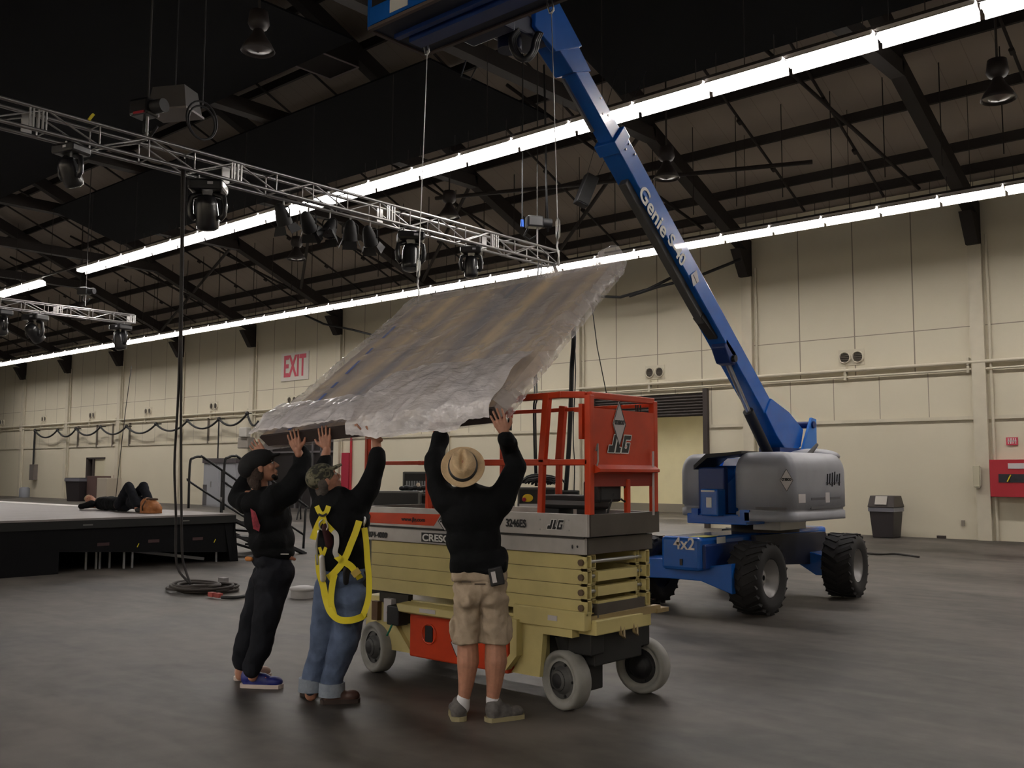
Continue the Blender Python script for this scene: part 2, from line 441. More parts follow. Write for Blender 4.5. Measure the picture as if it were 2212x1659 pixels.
# standing boxes on the conduit above every second seam
# ---- wall vents
VENTM = mat('vent_dark', (.10, .085, .07), .5)
v0 = thing('wall_vent', '', 'vent', (0, 0, 0))
MB().box(-.36, .36, -.015, 0, -.22, .22).build('cover_plate', CREAMW, v0)
for sx in (-1, 1):
    q = MB().lathe([(.165, 0), (.165, .05), (.14, .055), (.13, .01)], Matrix.Translation((sx*.18, -.015, 0)) @ Matrix.Rotation(PI/2, 4, 'X'), closed=False).build('round_louvre', CREAMW, v0)
    mb = MB().lathe([(.13, .012), (.002, .012)], Matrix.Translation((sx*.18, -.015, 0)) @ Matrix.Rotation(PI/2, 4, 'X'), closed=False)
    for j in range(-2, 3): mb.bar((sx*.18-.11, -.045, j*.05), (sx*.18+.11, -.045, j*.05), .02, .012)
    mb.build('slats', VENTM, q)
for k, cx in enumerate(COLX[2:]):
    lab = {0: 'round twin wall vent nearest the fire hose cabinet', 1: 'round twin wall vent above the open loading door',
           }.get(k, None) or 'twin round wall vent on the far wall, %s to the left of the loading door' % ['', '', 'first', 'second', 'third', 'fourth', 'fifth', 'sixth', 'seventh', 'eighth', 'ninth'][k]
    vx_ = cx - 3.25
    if k == 0: v0.location = (vx_, WY, 4.76); v0['label'] = lab; v0['group'] = 'round twin vents along the far wall'
    else: dup(v0, (vx_, WY, 4.76), None, lab)

# ---- loading door: opening, track, roll housing and the room beyond
DK = mat('door_dark_steel', (.045, .035, .032), .6)
mb = MB()
mb.box(-15.05, -14.90, WY-.12, WY+.3, 0, 4.15); mb.box(-19.32, -19.17, WY-.12, WY+.3, 0, 4.15)
struct('trim_2', mb, DK)
mb = MB().box(-19.16, -15.06, WY+.06, WY+.22, 3.35, 4.04)
for i in range(7): mb.tube((-19.16, WY+.05, 3.4+i*.09), (-15.06, WY+.05, 3.4+i*.09), .035, n=6)
o = mb.build('roller_shutter', DK); tag(o, 'dark rolled up steel shutter at the head of the open loading door', 'shutter')
YW = mat('back_room_yellow', (.72, .66, .44), .8, 0, .06, 1)
ax0, ax1, ay0, ay1, az = -26, -13.6, WY+.25, 35.0, 4.4
struct('wall_annex_back', MB().box(ax0, ax1, ay1, ay1+.2, 0, az), YW)
struct('wall_annex_left', MB().box(ax0-.2, ax0, ay0, ay1, 0, az), YW)
struct('wall_annex_right', MB().box(ax1, ax1+.2, ay0, ay1, 0, az), YW)
struct('ceiling_annex', MB().box(ax0-.2, ax1+.2, ay0, ay1+.2, az, az+.15), mat('annex_ceiling', (.40, .37, .28), .9))
struct('baseboard_annex', MB().box(ax0, ax1, ay1-.03, ay1, 0, .35), mat('annex_base', (.22, .2, .17), .8))

# ---- dark glazed entrance left of centre
mb = MB(); d0, d1 = -38.1, -32.35
mb.box(d0, d1, WY+.6, WY+.66, 0, 4.0); mb.box(d0, d0+.06, WY+.25, WY+.6, 0, 4.0); mb.box(d1-.06, d1, WY+.25, WY+.6, 0, 4.0); mb.box(d0, d1, WY+.25, WY+.66, 3.95, 4.0)
struct('door_1', mb, mat('dark_entrance', (.018, .015, .016), .4))
FR = mat('door_frame_grey', (.20, .19, .20), .4, .4)
mb = MB()
for xx in (-38.0, -36.1, -34.9, -34.3, -33.2, -32.45): mb.box(xx-.04, xx+.04, WY+.52, WY+.6, 0, 2.95)
mb.box(d0, d1, WY+.52, WY+.6, 2.45, 2.53); mb.box(d0, d1, WY+.5, WY+.6, 2.9, 3.0)
o = struct('door_2', mb, FR)
o = MB().box(-35.9, -35.1, WY+.46, WY+.6, 2.05, 2.4).build('push_plate', LABEL, o)
# ---- far small door and its leaf
DOORW = mat('pale_door_leaf', (.60, .55, .40), .6)
o = struct('door_3', MB().box(-54.1, -52.9, WY+.03, WY+.08, 0, 2.28), DOORW)
struct('wall_door_recess', MB().box(-55.0, -52.9, WY+.5, WY+.55, 0, 2.3), DK)
struct('trim_3', MB().box(-55.08, -54.85, WY-.03, WY+.5, 0, 2.34), DK)
struct('trim_4', MB().box(-54.30, -54.12, WY-.03, WY+.25, 0, 2.3), DK)
struct('trim_5', MB().box(-55.08, -52.85, WY-.03, WY+.02, 2.28, 2.38), DK)
# grey steel cabinet by the entrance
t = thing('steel_cabinet', 'tall pale grey steel cabinet against the far wall, behind the stage stairs', 'cabinet', (-39.8, WY-.62, 0))
CABG = mat('cabinet_grey', (.34, .35, .38), .5)
MB().box(-1.35, 1.35, -.35, .35, 0, 2.0).build('body', CABG, t, bevel=.01)
MB().box(-1.4, 1.4, -.4, .36, 2.0, 2.22).build('top', mat('cabinet_top', (.07, .06, .065), .6), t)
for sx in (-.67, .67):
    q = MB().box(sx-.62, sx+.62, -.365, -.35, .08, 1.95).build('door', CABG, t); MB().box(sx-.03, sx+.03, -.40, -.365, .9, 1.15).build('handle', ZINC, q)
MB().box(-1.34, -1.0, -.37, -.366, .05, 1.0).build('vent_panel', mat('cabinet_dark', (.09, .085, .09), .6), t)

# ---- tube light fixtures, long rows, all alike; the middle rear row is added light
TUBE = bpy.data.materials.new('lit_tube'); TUBE.use_nodes = True
bt = TUBE.node_tree.nodes['Principled BSDF']; bt.inputs['Base Color'].default_value = (.8, .8, .8, 1)
bt.inputs['Emission Color'].default_value = (1.0, .945, .89, 1); bt.inputs['Emission Strength'].default_value = TUBE_STRENGTH
f0 = thing('tube_light', '', 'light', (0, 0, 0))
REFL = mat('white_reflector', (.6, .58, .56), .5)
mb = MB()
for sy in (-1,):
    mb.prism([(-.655, sy*.055, .075), (-.655, sy*.13, .035), (-.655, sy*.135, .035), (-.655, sy*.06, .09)], (1.31, 0, 0))
mb.prism([(-.655, .055, .075), (-.655, .15, .04), (-.655, .17, -.085), (-.655, .176, -.085), (-.655, .156, .045), (-.655, .06, .09)], (1.31, 0, 0))  # deep wall-side lip, shaped to keep light off the upper wall
mb.box(-.655, .655, -.06, .06, .07, .14)
mb.build('reflector', REFL, f0)
mb = MB()
for sy in (-.075, .075): mb.tube((-.64, sy, 0), (.64, sy, 0), .034, n=8)
mb.prism([(-.62, -.11, .01), (-.62, -.06, -.045), (-.62, .06, -.045), (-.62, .11, .01)], (1.24, 0, 0))
mb.build('tube', TUBE, f0)
for sx in (-.5, .5): MB().tube((sx, 0, .13), (sx, 0, .55), .006, n=5).build('hanger', ROOFSTEEL, f0)
LZ = 7.75; n = 0
rows = [(22.55, [-5.0-1.37*i for i in range(-9, 44)], 'far'), (13.43, [-4.29-1.37*i for i in range(-8, 42)], 'near'), (-4.8, [-1.0-1.37*i for i in range(-8, 34)], 'rear'), (-13.9, [-1.0-1.37*i for i in range(-8, 30)], 'last'), (-9.35, [-1.0-1.37*i for i in range(-8, 30)], 'middle')]  # middle row: unseen extra lamps added to brighten camera-facing sides
for y, xs, nm in rows:
    lab = {'far': 'lit white tube light fixture in the row running along the far wall', 'near': 'lit white tube light fixture in the nearer, higher looking row crossing the picture', 'rear': 'lit white tube light fixture in the row just behind the camera', 'last': 'lit white tube light fixture in the rearmost row, by the near wall', 'middle': 'added unseen tube light for extra brightness, in the middle row behind the camera'}[nm]
    for xx in xs:
        if nm == 'near' and -32 < xx < -29.4: continue
        if n == 0: o = f0; o.location = (xx, y, LZ)
        else: o = dup(f0, (xx, y, LZ), (0, 0, 0))
        o['label'] = lab; o['group'] = 'tube lights of the %s row' % nm; n += 1
    mb = MB().box(xs[-1]-.7, xs[0]+.7, y-.03, y+.03, LZ+.145, LZ+.20)
    o = mb.build('light_track', ROOFSTEEL); tag(o, 'long dark steel track carrying the %s row of tube lights' % nm, 'track')
    k = xs[0]
    while k > xs[-1]:
        MB().tube((k, y, LZ+.2), (k, y, 10.055 if y < 20 else roofz(y)), .008, n=5).build('suspension_rod', ROOFSTEEL, o); k -= 2.74
# annex lamps
for i, (xx, yy) in enumerate(((-20.5, 30.5), (-17.5, 29.5), (-22.5, 32.5))):
    o = dup(f0, (xx, yy, 4.1)); o['label'] = ['added tube light brightening the room beyond the loading door', 'added tube light brightening the room beyond the loading door', 'added tube light brightening the room beyond the loading door'][i]
    o['group'] = 'tube lights of the room beyond the loading door'
for xx, yy in ((-15.2, 27.5), (-16.6, 27.5), (-19.0, 27.5), (-24.2, 29), (-24.2, 31.5), (-15.0, 32.5), (-18.5, 33.0)):  # extra lamps added to brighten the back room
    o = dup(f0, (xx, yy, 4.1)); o['label'] = 'added tube light brightening the room beyond the loading door'; o['group'] = 'tube lights of the room beyond the loading door'

# ---- black acoustic drapes over the tie chords
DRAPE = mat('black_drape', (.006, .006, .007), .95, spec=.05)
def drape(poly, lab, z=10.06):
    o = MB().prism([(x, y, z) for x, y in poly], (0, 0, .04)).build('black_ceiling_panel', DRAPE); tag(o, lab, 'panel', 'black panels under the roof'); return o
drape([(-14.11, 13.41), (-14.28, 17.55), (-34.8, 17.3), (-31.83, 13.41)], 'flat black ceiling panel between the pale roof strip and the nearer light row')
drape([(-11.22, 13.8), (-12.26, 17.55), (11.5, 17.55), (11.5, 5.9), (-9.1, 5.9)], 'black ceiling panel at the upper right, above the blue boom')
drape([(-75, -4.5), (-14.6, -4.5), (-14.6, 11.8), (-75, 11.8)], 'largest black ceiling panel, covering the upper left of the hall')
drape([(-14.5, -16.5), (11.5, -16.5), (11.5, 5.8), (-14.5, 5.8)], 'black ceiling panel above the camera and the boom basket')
# square air diffuser hanging in the pale strip
t = thing('ceiling_diffuser', 'square air diffuser with a thin pale rim, hanging in the pale roof strip', 'diffuser', (-17.0, 13.0, 10.6))
MB().box(-.5, .5, -.5, .5, 0, .5).build('duct', ROOFSTEEL, t)
mb = MB()
for a, b in (((-.5, -.5), (.5, -.5)), ((.5, -.5), (.5, .5)), ((.5, .5), (-.5, .5)), ((-.5, .5), (-.5, -.5))): mb.bar((*a, -.01), (*b, -.01), .04, .02)
mb.build('rim', mat('rim_grey', (.35, .3, .3), .5), t)

# ---- bell shaped high bay lamps, switched off
b0 = thing('high_bay_lamp', '', 'lamp', (0, 0, 0))
LMP = mat('lamp_dark', (.035, .028, .027), .5)
MB().lathe([(.05, .75), (.16, .72), (.19, .5), (.15, .42), (.05, .38)]).build('ballast', LMP, b0)
mb = MB().lathe([(.05, .42), (.09, .38), (.12, .30), (.24, .12), (.30, 0), (.29, -.01), (.22, .12), (.10, .30), (.04, .36)], closed=False)
mb.build('bell_shade', LMP, b0)
MB().lathe([(.26, .03), (.02, -.02)], closed=False).build('lens', mat('lamp_lens', (.06, .05, .05), .3), b0)
STEM = MB().tube((0, 0, .75), (0, 0, 9.0), .022, n=6).build('stem', LMP, b0)
for i, (px, py, y, lab) in enumerate(((2157, 215, 18.2, 'dark bell shaped lamp hanging at the right edge, below the nearer light row'), (1440, 385, 18.6, 'dark bell shaped lamp hanging just right of the blue boom'),
        (970, 470, 18.2, 'dark bell shaped lamp hanging above the lighting truss, nearest the boom'), (640, 560, 18.4, 'dark bell shaped lamp hanging below the lighting truss, above the exit sign'),
        (170, 690, 18.4, 'dark bell shaped lamp hanging near the left edge beside the small truss'), (560, 12, 9.5, 'large dim bell lamp among the black ceiling panels at the top left'))):
    p = PY(px, py, y)
    if i == 0: b0.location = p; b0['label'] = lab
    else:
        o = dup(b0, p, None, lab)
        if i == 5: o.location.z = 9.0
for o in [q for q in C.objects if q.name.startswith('high_bay_lamp')]:     # each stem ends at the roof
    st = [c for c in o.children if c.name.startswith('stem')][0]; st.data = st.data.copy(); top_ = roofz(o.location.y) + .04 - o.location.z if o.location.y > 12 else 10.07 - o.location.z
    for v_ in st.data.vertices:
        if v_.co.z > 2: v_.co.z = top_
# hanging black loudspeaker beside the boom
p = PY(1266, 412, 15.0)
t = thing('loudspeaker', 'slim black loudspeaker hanging tilted, left of the blue boom', 'loudspeaker', p); t.rotation_euler = (0, .38, 1.0)
MB().box(-.13, .13, -.12, .12, -.32, .32).build('cabinet', BLACK, t, bevel=.02)
MB().box(-.11, .11, -.135, -.12, -.29, .29).build('grille', mat('grille', (.02, .02, .02), .9), t)
for sx in (-.1, .1): MB().tube((sx, 0, .3), (sx*3, .2, 3.0), .006, n=5).build('hanging_wire', BLACK, t)

# ---- things on the far wall
# exit sign (painted board)
a = PY(611, 770, WY); b = PY(666, 812, WY)
t = thing('exit_sign', 'white EXIT sign with red letters high on the far wall', 'sign', ((a.x+b.x)/2, WY-.02, (a.z+b.z)/2-.02))
hw, hh = 1.0, .62
MB().box(-hw, hw, -.02, .02, -hh, hh).build('board', mat('sign_white', (.62, .57, .52), .6), t)
text('lettering', 'EXIT', SIGNRED, t, (0, -.024, -.02), (PI/2, 0, 0), 1.32, .004, 0, .035, 'CENTER', world=False, sx=.60)
# fire hose cabinet
t = thing('fire_hose_cabinet', 'red fire hose cabinet on the far wall at the right edge', 'cabinet', (-6.05, WY-.135, 1.52))
MB().box(-1.0, 1.0, -.13, .13, -.45, .45).build('body', RED, t, bevel=.01)
MB().box(-.80, .9, -.14, -.13, -.10, .10).build('window', mat('cab_window', (.02, .02, .03), .3), t)
MB().box(-.58, -.20, -.14, -.13, .23, .36).build('label_plate', LABEL, t)
MB().bar((-.60, -.15, -.08), (-.52, -.15, .08), .02, .07, (0, 1, 0)).build('tag', YEL, t)
t = thing('fire_sign', 'small red and white sign above the fire hose cabinet', 'sign', (-6.58, WY-.015, 2.42))
MB().box(-.13, .13, -.015, .015, -.10, .09).build('plate', SIGNRED, t)
mb = MB()
for q in (-.08, -.035, .0, .04, .085): mb.box(q-.009, q+.009, -.018, -.015, -.07, .07)
mb.box(-.1, .1, -.018, -.015, -.01, .01); mb.build('stripes', WHITE, t)
t = thing('wall_phone', 'beige box with a hooked cord on the far wall, beside the right column', 'box', (-7.37, WY-.16, 1.57))
MB().box(-.08, .07, -.05, .03, -.27, .25).build('body', mat('beige_box', (.5, .46, .34), .6), t, bevel=.01)
MB().path([(.09, -.03, .22), (.09, -.03, -.22), (.06, -.03, -.29), (-.02, -.03, -.30)], .018).build('cord', mat('cord_beige', (.3, .26, .2), .6), t)
t = MB().box(-.04, .04, -.03, 0, -.07, .07).build('wall_outlet', mat('outlet', (.25, .22, .18), .6)); t.location = (-7.78, WY, .4); tag(t, 'small dark outlet low on the far wall, right of the litter bin', 'outlet')
for xx, lab in ((-51.5, 'small red alarm box on the far wall above the stage'), ): 
    o = MB().box(-.12, .12, -.1, 0, -.12, .12).build('alarm_box', mat('alarm', (.2, .05, .05), .5)); o.location = (xx, WY, 1.28); tag(o, lab, 'alarm box')
for i, xx in enumerate((-62.8, -12.2, -8.3)):
    o = MB().box(-.1, .1, -.1, 0, .0, .07).build('floor_bracket', DK); o.location = (xx, WY, 0)
    tag(o, ['dark bracket at the foot of the far wall, far left', 'dark bracket at the foot of the wall behind the boom lift wheels', 'small reddish bracket at the foot of the wall right of the litter bin'][i], 'bracket')
# litter bin with hooded lid
def bin_(loc, lab, sc=1.0, hood=True):
    t = thing('litter_bin', lab, 'bin', loc); BM = mat('bin_brown_black', (.028, .023, .026), .5)
    mb = MB(); 
    mb._add([Vector((sx*w_*sc, sy*w_*sc, z*sc)) for z, w_ in ((0, .26), (.78, .32)) for sx, sy in ((-1, -1), (1, -1), (1, 1), (-1, 1))], [(3, 2, 1, 0), (4, 5, 6, 7), (0, 1, 5, 4), (1, 2, 6, 5), (2, 3, 7, 6), (3, 0, 4, 7)])
    mb.build('body', BM, t, bevel=.02)
    mb = MB().box(-.33*sc, .33*sc, -.33*sc, .33*sc, .66*sc, .76*sc); mb.build('bag_rim', mat('bag_grey', (.16, .16, .19), .4), t)
    if hood:
        q = MB(); q._add([Vector((sx*w_*sc, sy*d_*sc, z*sc)) for z, w_, d_ in ((.77, .345, .345), (1.06, .31, .24)) for sx, sy in ((-1, -1), (1, -1), (1, 1), (-1, 1))], [(3, 2, 1, 0), (4, 5, 6, 7), (0, 1, 5, 4), (1, 2, 6, 5), (2, 3, 7, 6), (3, 0, 4, 7)])
        q = q.build('hooded_lid', mat('bin_lid', (.045, .035, .033), .5), t, bevel=.015)
        MB()._add([Vector((sx*.15*sc, y*sc, z*sc)) for z, y in ((.84, -.338), (1.05, -.256)) for sx in (-1, 1)] + [Vector((sx*.15*sc, (y-.01)*sc, z*sc)) for z, y in ((.84, -.338), (1.05, -.256)) for sx in (-1, 1)], [(0, 1, 3, 2), (4, 6, 7, 5), (0, 4, 5, 1), (2, 3, 7, 6)]).build('flap', mat('flap_pale', (.45, .42, .38), .5), q)
    return t
t = bin_((-9.45, 25.2, 0), 'dark litter bin with hooded lid and pale flap by the far wall, at the right'); t.rotation_euler = (0, 0, -.02)
t = bin_((PY(171, 1060, 24.3).x, 24.3, 0), 'open dark litter bin by the small far door, behind the stage', 1.6, False); t.rotation_euler = (0, 0, .3)
t = thing('crate_stack', 'pale and brown boxes stacked by the small far door, right of the bins', 'box', (PY(236, 1060, 24.8).x, 24.8, 0))
MB().box(-.6, .5, -.4, .4, 0, 1.25).build('pale_box', mat('pale_box', (.42, .37, .30), .7), t, bevel=.02)
MB().box(-1.75, -.65, -.4, .4, 0, 1.35).build('brown_box', mat('brown_box', (.09, .05, .045), .7), t, bevel=.02)
t = thing('meter_box', 'grey electrical box with a pipe, on the far wall at the far left', 'box', (-61.8, WY, 0))
MB().box(-.3, .3, -.25, 0, 1.05, 2.0).build('box', mat('meter_grey', (.16, .14, .13), .6), t)
MB().tube((-.1, -.12, 2.0), (-.1, -.12, 4.2), .05).build('conduit', BLACK, t)
MB().lathe([(.3, 0), (.3, .55), (.2, .62)], Matrix.Translation((0, -.6, 0))).build('drum', mat('drum_grey', (.2, .21, .24), .6), t)
t = thing('flood_light', 'grey floodlight box on the far wall, left of the dark entrance', 'light', PY(533, 952, WY-.45))
MB().box(-.45, .35, -.2, .2, -.35, .15).build('housing', mat('flood_grey', (.3, .27, .24), .5), t, bevel=.04)
MB().box(-.2, .4, -.3, -.05, .15, .6).build('upper_lamp', mat('flood_pale', (.5, .48, .44), .5), t, bevel=.04)
# red pillar sign beside the entrance
o = MB().box(-.28, .28, -.06, 0, 0, 2.05).build('red_banner', mat('banner_red', (.35, .015, .04), .5)); o.location = (-31.95, WY-.002, .35); tag(o, 'narrow red panel on the wall between the dark entrance and the orange lift', 'panel')
o = MB().tube((0, -.05, 0), (0, -.05, 3.4), .05).build('red_pipe', RED); o.location = (-31.55, WY, 0.3); tag(o, 'thin red upright pipe beside the dark entrance', 'pipe')

# festoon cable looped along the wall
mb = MB(); pts = [PY(px, py, WY-.36) for px, py in ((76, 931), (124, 929), (164, 926), (217, 922), (273, 921), (337, 916), (405, 909), (473, 905), (534, 893), (560, 905))]
path = []
for a, b in zip(pts, pts[1:]):
    path += bulge(a, b, .42)[:-1]
mb.path(path, .05, n=6)
for p in pts[:-1]: mb.ell(p, .10, n=8, m=6); mb.tube(p, p+Vector((0, .30, .02)), .03, n=6)
o = mb.build('festoon_cable', BLACK); tag(o, 'black cable looped in swags along the far wall pipe, at the left', 'cable')
mb = MB(); a = PY(76, 931, WY-.36); mb.tube(a, (a.x, a.y, 2.02), .04); o = mb.build('drop_cable', BLACK); tag(o, 'black cable dropping straight to the grey electrical box at the far left', 'cable')
mb = MB(); a = PY(473, 905, WY-.36); mb.tube(a, (a.x, a.y, .9), .035); o = mb.build('drop_cable', BLACK); tag(o, 'black cable dropping down the wall behind the stage stair rail', 'cable')
stub = None
for i, px in enumerate((169, 210, 244, 280, 450)):
    p = PY(px, 930, WY-.04)
    if stub is None:
        stub = MB().box(-.04, .04, -.04, .04, -1.3, .0).build('wall_stub_pipe', mat('stub', (.14, .12, .10), .7)); o = stub
        tag(o, 'short dark pipe coming down between wall conduit and girt, above the stage', 'pipe', 'short stub pipes on the far wall')
    else:
        o = stub.copy(); C.objects.link(o)
    o.location = (p.x, p.y, 4.25)
# thick black cables sagging under the far light row
for i, (pp, lab) in enumerate(((((640, 672), (700, 700), (760, 712), (830, 730)), 'black cable sagging under the far lights above the exit sign'), (((1290, 640), (1340, 642), (1400, 625), (1450, 600)), 'black cable sagging behind the boom, under the far lights'), (((1360, 640), (1420, 620), (1500, 600), (1600, 560)), 'black cable rising right of the wrapped panel to the far column'))):
    o = MB().path([PY(px, py, 24.6) for px, py in pp], .045, n=6).build('sagging_cable', BLACK); tag(o, lab, 'cable')

# ================================================================ SCISSOR LIFT
L = thing('scissor_lift', 'cream and orange electric scissor lift with railed aluminium platform, beside the three standing men', 'lift', (-5.13, 5.7, 0))
YN, YF, XE, XW = 5.27, 6.08, -3.97, -6.28
def wheel(cx_, cy_, yaw, face, label=None, dark=False):
    """solid grey tyre with a hub, axle along y"""
    Mx = Matrix.Translation((cx_, cy_, .2)) @ Matrix.Rotation(yaw, 4, 'Z') @ Matrix.Rotation(PI/2*face, 4, 'X')
    o = MB().lathe([(.125, -.06), (.185, -.065), (.198, -.05), (.2, 0), (.198, .05), (.185, .065), (.165, .068), (.155, .045), (.14, .04), (.125, .045)], Mx, 40, closed=False).build('wheel', GRUBBER, L, world=True)
    q = MB().lathe([(.15, .035), (.13, .03), (.095, .03), (.09, .05), (.06, .085), (.02, .09)], Mx, 28).build('hub', BLACK if dark else HUBG, o)
    q.parent = o; q.data.transform(Matrix.Translation(-L.location))
    mb = MB().lathe([(.085, .04), (.07, .075), (.035, .095), (.01, .1)], Mx, 24)
    for i in range(5):
        a = 2*PI*i/5; mb.lathe([(.010, .028), (.010, .045)], Mx @ Matrix.Translation((.108*math.cos(a), .108*math.sin(a), 0)), 8)
    q = mb.build('hub_cap', BLACK, o); q.data.transform(Matrix.Translation(-L.location))
    return o
wheel(-4.22, 5.36, -.20, 1); wheel(-6.13, 5.33, -.22, 1); wheel(-4.12, 6.14, .12, 1, dark=True); wheel(-6.13, 6.06, 0, -1)
# chassis
mb = MB().box(-6.30, -4.42, 5.34, 6.0, .20, .60)
mb.box(-4.42, XE+.02, 5.34, 6.0, .52, .62)
o = mb.build('chassis', CREAM, L, world=True, bevel=.008)
mb = MB(); mb.prism([(-6.34, 5.30, .56), (-6.05, 5.30, .56), (-5.70, 5.30, .20), (-6.00, 5.30, .20), (-6.05, 5.30, .34), (-6.15, 5.30, .43), (-6.34, 5.30, .46)], (0, .05, 0))
mb.build('side_plate', CREAM, L, world=True); mb = MB()
mb.prism([(-4.72, 5.29, .58), (-4.36, 5.29, .58), (-4.40, 5.29, .2), (-4.66, 5.29, .2), (-4.60, 5.29, .27), (-4.58, 5.29, .5)], (0, .05, 0))
mb.build('side_plate', CREAM, L, world=True)
MB().prism([(-4.62, 5.23, .58), (-4.56, 5.23, .58), (-4.56, 5.23, .33), (-4.66, 5.23, .22), (-4.74, 5.23, .20), (-4.62, 5.23, .34)], (0, .06, 0)).build('corner_gusset', CREAM, L, world=True)
# battery door
o = MB().box(-5.68, -4.66, 5.255, 5.33, .19, .52).build('battery_door', ORANGE, L, world=True, bevel=.012)
q = MB().box(-5.50, -5.42, 5.248, 5.256, .32, .44).build('handle', BLACK, o); q.data.transform(Matrix.Translation(-L.location))
q = MB().lathe([(.08, 0), (.078, .012), (.07, .012), (.066, 0)], Matrix.Translation((-5.46, 5.256, .38)) @ Matrix.Rotation(PI/2, 4, 'X'), closed=False).build('handle_rim', ORANGE, o); q.data.transform(Matrix.Translation(-L.location))
def diamond(c, w_, h_, ax, az, nrm, parent, name='diamond_label', words='CRESCO'):
    c = Vector(c); ax = Vector(ax).normalized(); az = Vector(az).normalized(); nrm = Vector(nrm).normalized()
    o = MB().prism([c-ax*w_/2, c-az*h_/2, c+ax*w_/2, c+az*h_/2], nrm*.004).build(name, LABEL, parent, world=True)
    mb = MB(); e = .004
    for a, b in ((-ax*w_/2, -az*h_/2), (-az*h_/2, ax*w_/2), (ax*w_/2, az*h_/2), (az*h_/2, -ax*w_/2)):
        mb.bar(c+a*.97+nrm*.005, c+b*.97+nrm*.005, .006*w_/.2, .002, nrm)
    q = mb.build('border', INK, o); q.data.transform(rootmat(o).inverted())
    R = Matrix((ax, az, nrm)).transposed().to_euler()
    q = text('lettering', words, INK, o, c+nrm*.006+az*h_*.03, R, w_*.24, .001, 0, .004*w_/.2, 'CENTER', sx=.8)
    return o
diamond((-5.155, 5.25, .345), .13, .20, (1, 0, 0), (0, 0, 1), (0, -1, 0), L)
# cream cover ledge over the battery door
mb = MB().prism([(-5.74, 5.30, .60), (-5.78, 5.20, .585), (-5.74, 5.19, .53), (-5.68, 5.25, .51), (-5.68, 5.32, .51)], (1.02, 0, 0)); mb.build('door_ledge', CREAM, L, world=True, bevel=.006)
MB().box(-4.62, -3.99, 5.26, 5.34, .555, .68).build('front_ledge', CREAM, L, world=True, bevel=.006)
MB().box(-4.36, -4.10, 5.27, 5.36, .50, .56).build('step', CREAM, L, world=True)
MB().box(-4.30, -4.22, 5.255, 5.26, .60, .635).build('warning_label', LABEL, L, world=True)
MB().box(-5.50, -5.33, 5.186, 5.19, .545, .575).build('warning_label', LABEL, L, world=True)
# ground controls in the recess
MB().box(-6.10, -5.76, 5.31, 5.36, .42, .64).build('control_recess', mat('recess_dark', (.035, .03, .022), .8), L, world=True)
o = MB().box(-5.99, -5.90, 5.26, 5.32, .42, .60).build('control_panel', LABEL, L, world=True)
q = MB().lathe([(.02, 0), (.02, .03)], Matrix.Translation((-5.90, 5.26, .5)) @ Matrix.Rotation(PI/2, 4, 'X'), 12).build('red_button', RED, o); q.data.transform(Matrix.Translation(-L.location))
MB().box(-5.90, -5.76, 5.21, 5.32, .41, .56).build('control_box', BLACK, L, world=True, bevel=.01)
MB().path([(-5.84, 5.22, .42), (-5.85, 5.20, .37), (-5.88, 5.20, .33)], .008).build('plug_cable', mat('green_plug', (.02, .25, .15), .5), L, world=True)
MB().box(-6.13, -6.06, 5.255, 5.30, .42, .57).build('brown_box', mat('brown_box2', (.10, .05, .02), .6), L, world=True)
# drive motors, front axle
mb = MB().box(-4.42, -4.02, 5.42, 5.98, .30, .55); mb.box(-4.34, -4.10, 5.44, 5.62, .12, .35); mb.box(-4.20, -4.03, 5.75, 6.10, .36, .56); mb.box(-4.28, -4.0, 5.35, 5.5, .38, .55)
mb.tube((-4.12, 5.9, .5), (-4.12, 6.14, .36), .05); mb.tube((-4.25, 5.36, .5), (-4.22, 5.44, .22), .06)
mb.build('drive_unit', mat('greasy_black', (.009, .009, .009), .6), L, world=True, bevel=.01)
mb = MB().bar((-4.02, 5.28, .62), (-3.96, 6.10, .63), .05, .05); mb.box(-4.0, -3.93, 6.05, 6.2, .60, .63)
for yy in (5.62, 5.78): mb.path([(-3.97, yy, .60), (-3.95, yy, .50), (-3.95, yy+.04, .47), (-3.97, yy+.05, .60)], .012)
mb.build('front_bumper', mat('dirty_cream', (.30, .22, .10), .6), L, world=True)
MB().box(-4.05, -3.985, 5.40, 5.97, .63, .72).build('front_plate', BROWNP, L, world=True)
# scissor stack: four layers of four hollow arms
HOLL = mat('arm_hollow', (.05, .04, .015), .8)
lay = [(.655, .752), (.756, .852), (.856, .952), (.956, 1.05)]
for k, (z0, z1) in enumerate(lay):
    for j, (ya, yb) in enumerate(((5.285, 5.34), (5.37, 5.43), (5.90, 5.955), (5.985, 6.04))):
        sl = 0; xr = -3.985 - .004*(k % 2) - (.03 if j in (1, 2) else 0)
        mb = MB(); t_ = .008
        mb.bar((-6.18, (ya+yb)/2, (z0+z1)/2+sl), (xr-.05, (ya+yb)/2, (z0+z1)/2-sl*0), yb-ya, z1-z0)
        for a_, b_, c_, d_ in ((ya, ya+t_, z0, z1), (yb-t_, yb, z0, z1), (ya, yb, z0, z0+t_), (ya, yb, z1-t_, z1)): mb.box(xr-.05, xr, a_, b_, c_, d_)
        o = mb.build('scissor_arm', CREAM, L, world=True)
        q = MB().box(xr-.049, xr-.045, ya+t_, yb-t_, z0+t_, z1-t_).build('hollow_end', HOLL, o); q.data.transform(Matrix.Translation(-L.location))
    for xx in (-4.03, -5.1):
        MB().tube((xx, 5.272, (z0+z1)/2), (xx, 6.05, (z0+z1)/2), .014).build('pivot_pin', ZINC, L, world=True)
        MB().tube((xx, 5.268, (z0+z1)/2), (xx, 5.284, (z0+z1)/2), .022, n=12).build('pin_cap', mat('pin_brown', (.12, .08, .05), .5), L, world=True)
for z in (.70, .80, .90): MB().box(-4.06, -4.0, 5.43, 5.9, z-.03, z+.035).build('cross_member', CREAM, L, world=True)
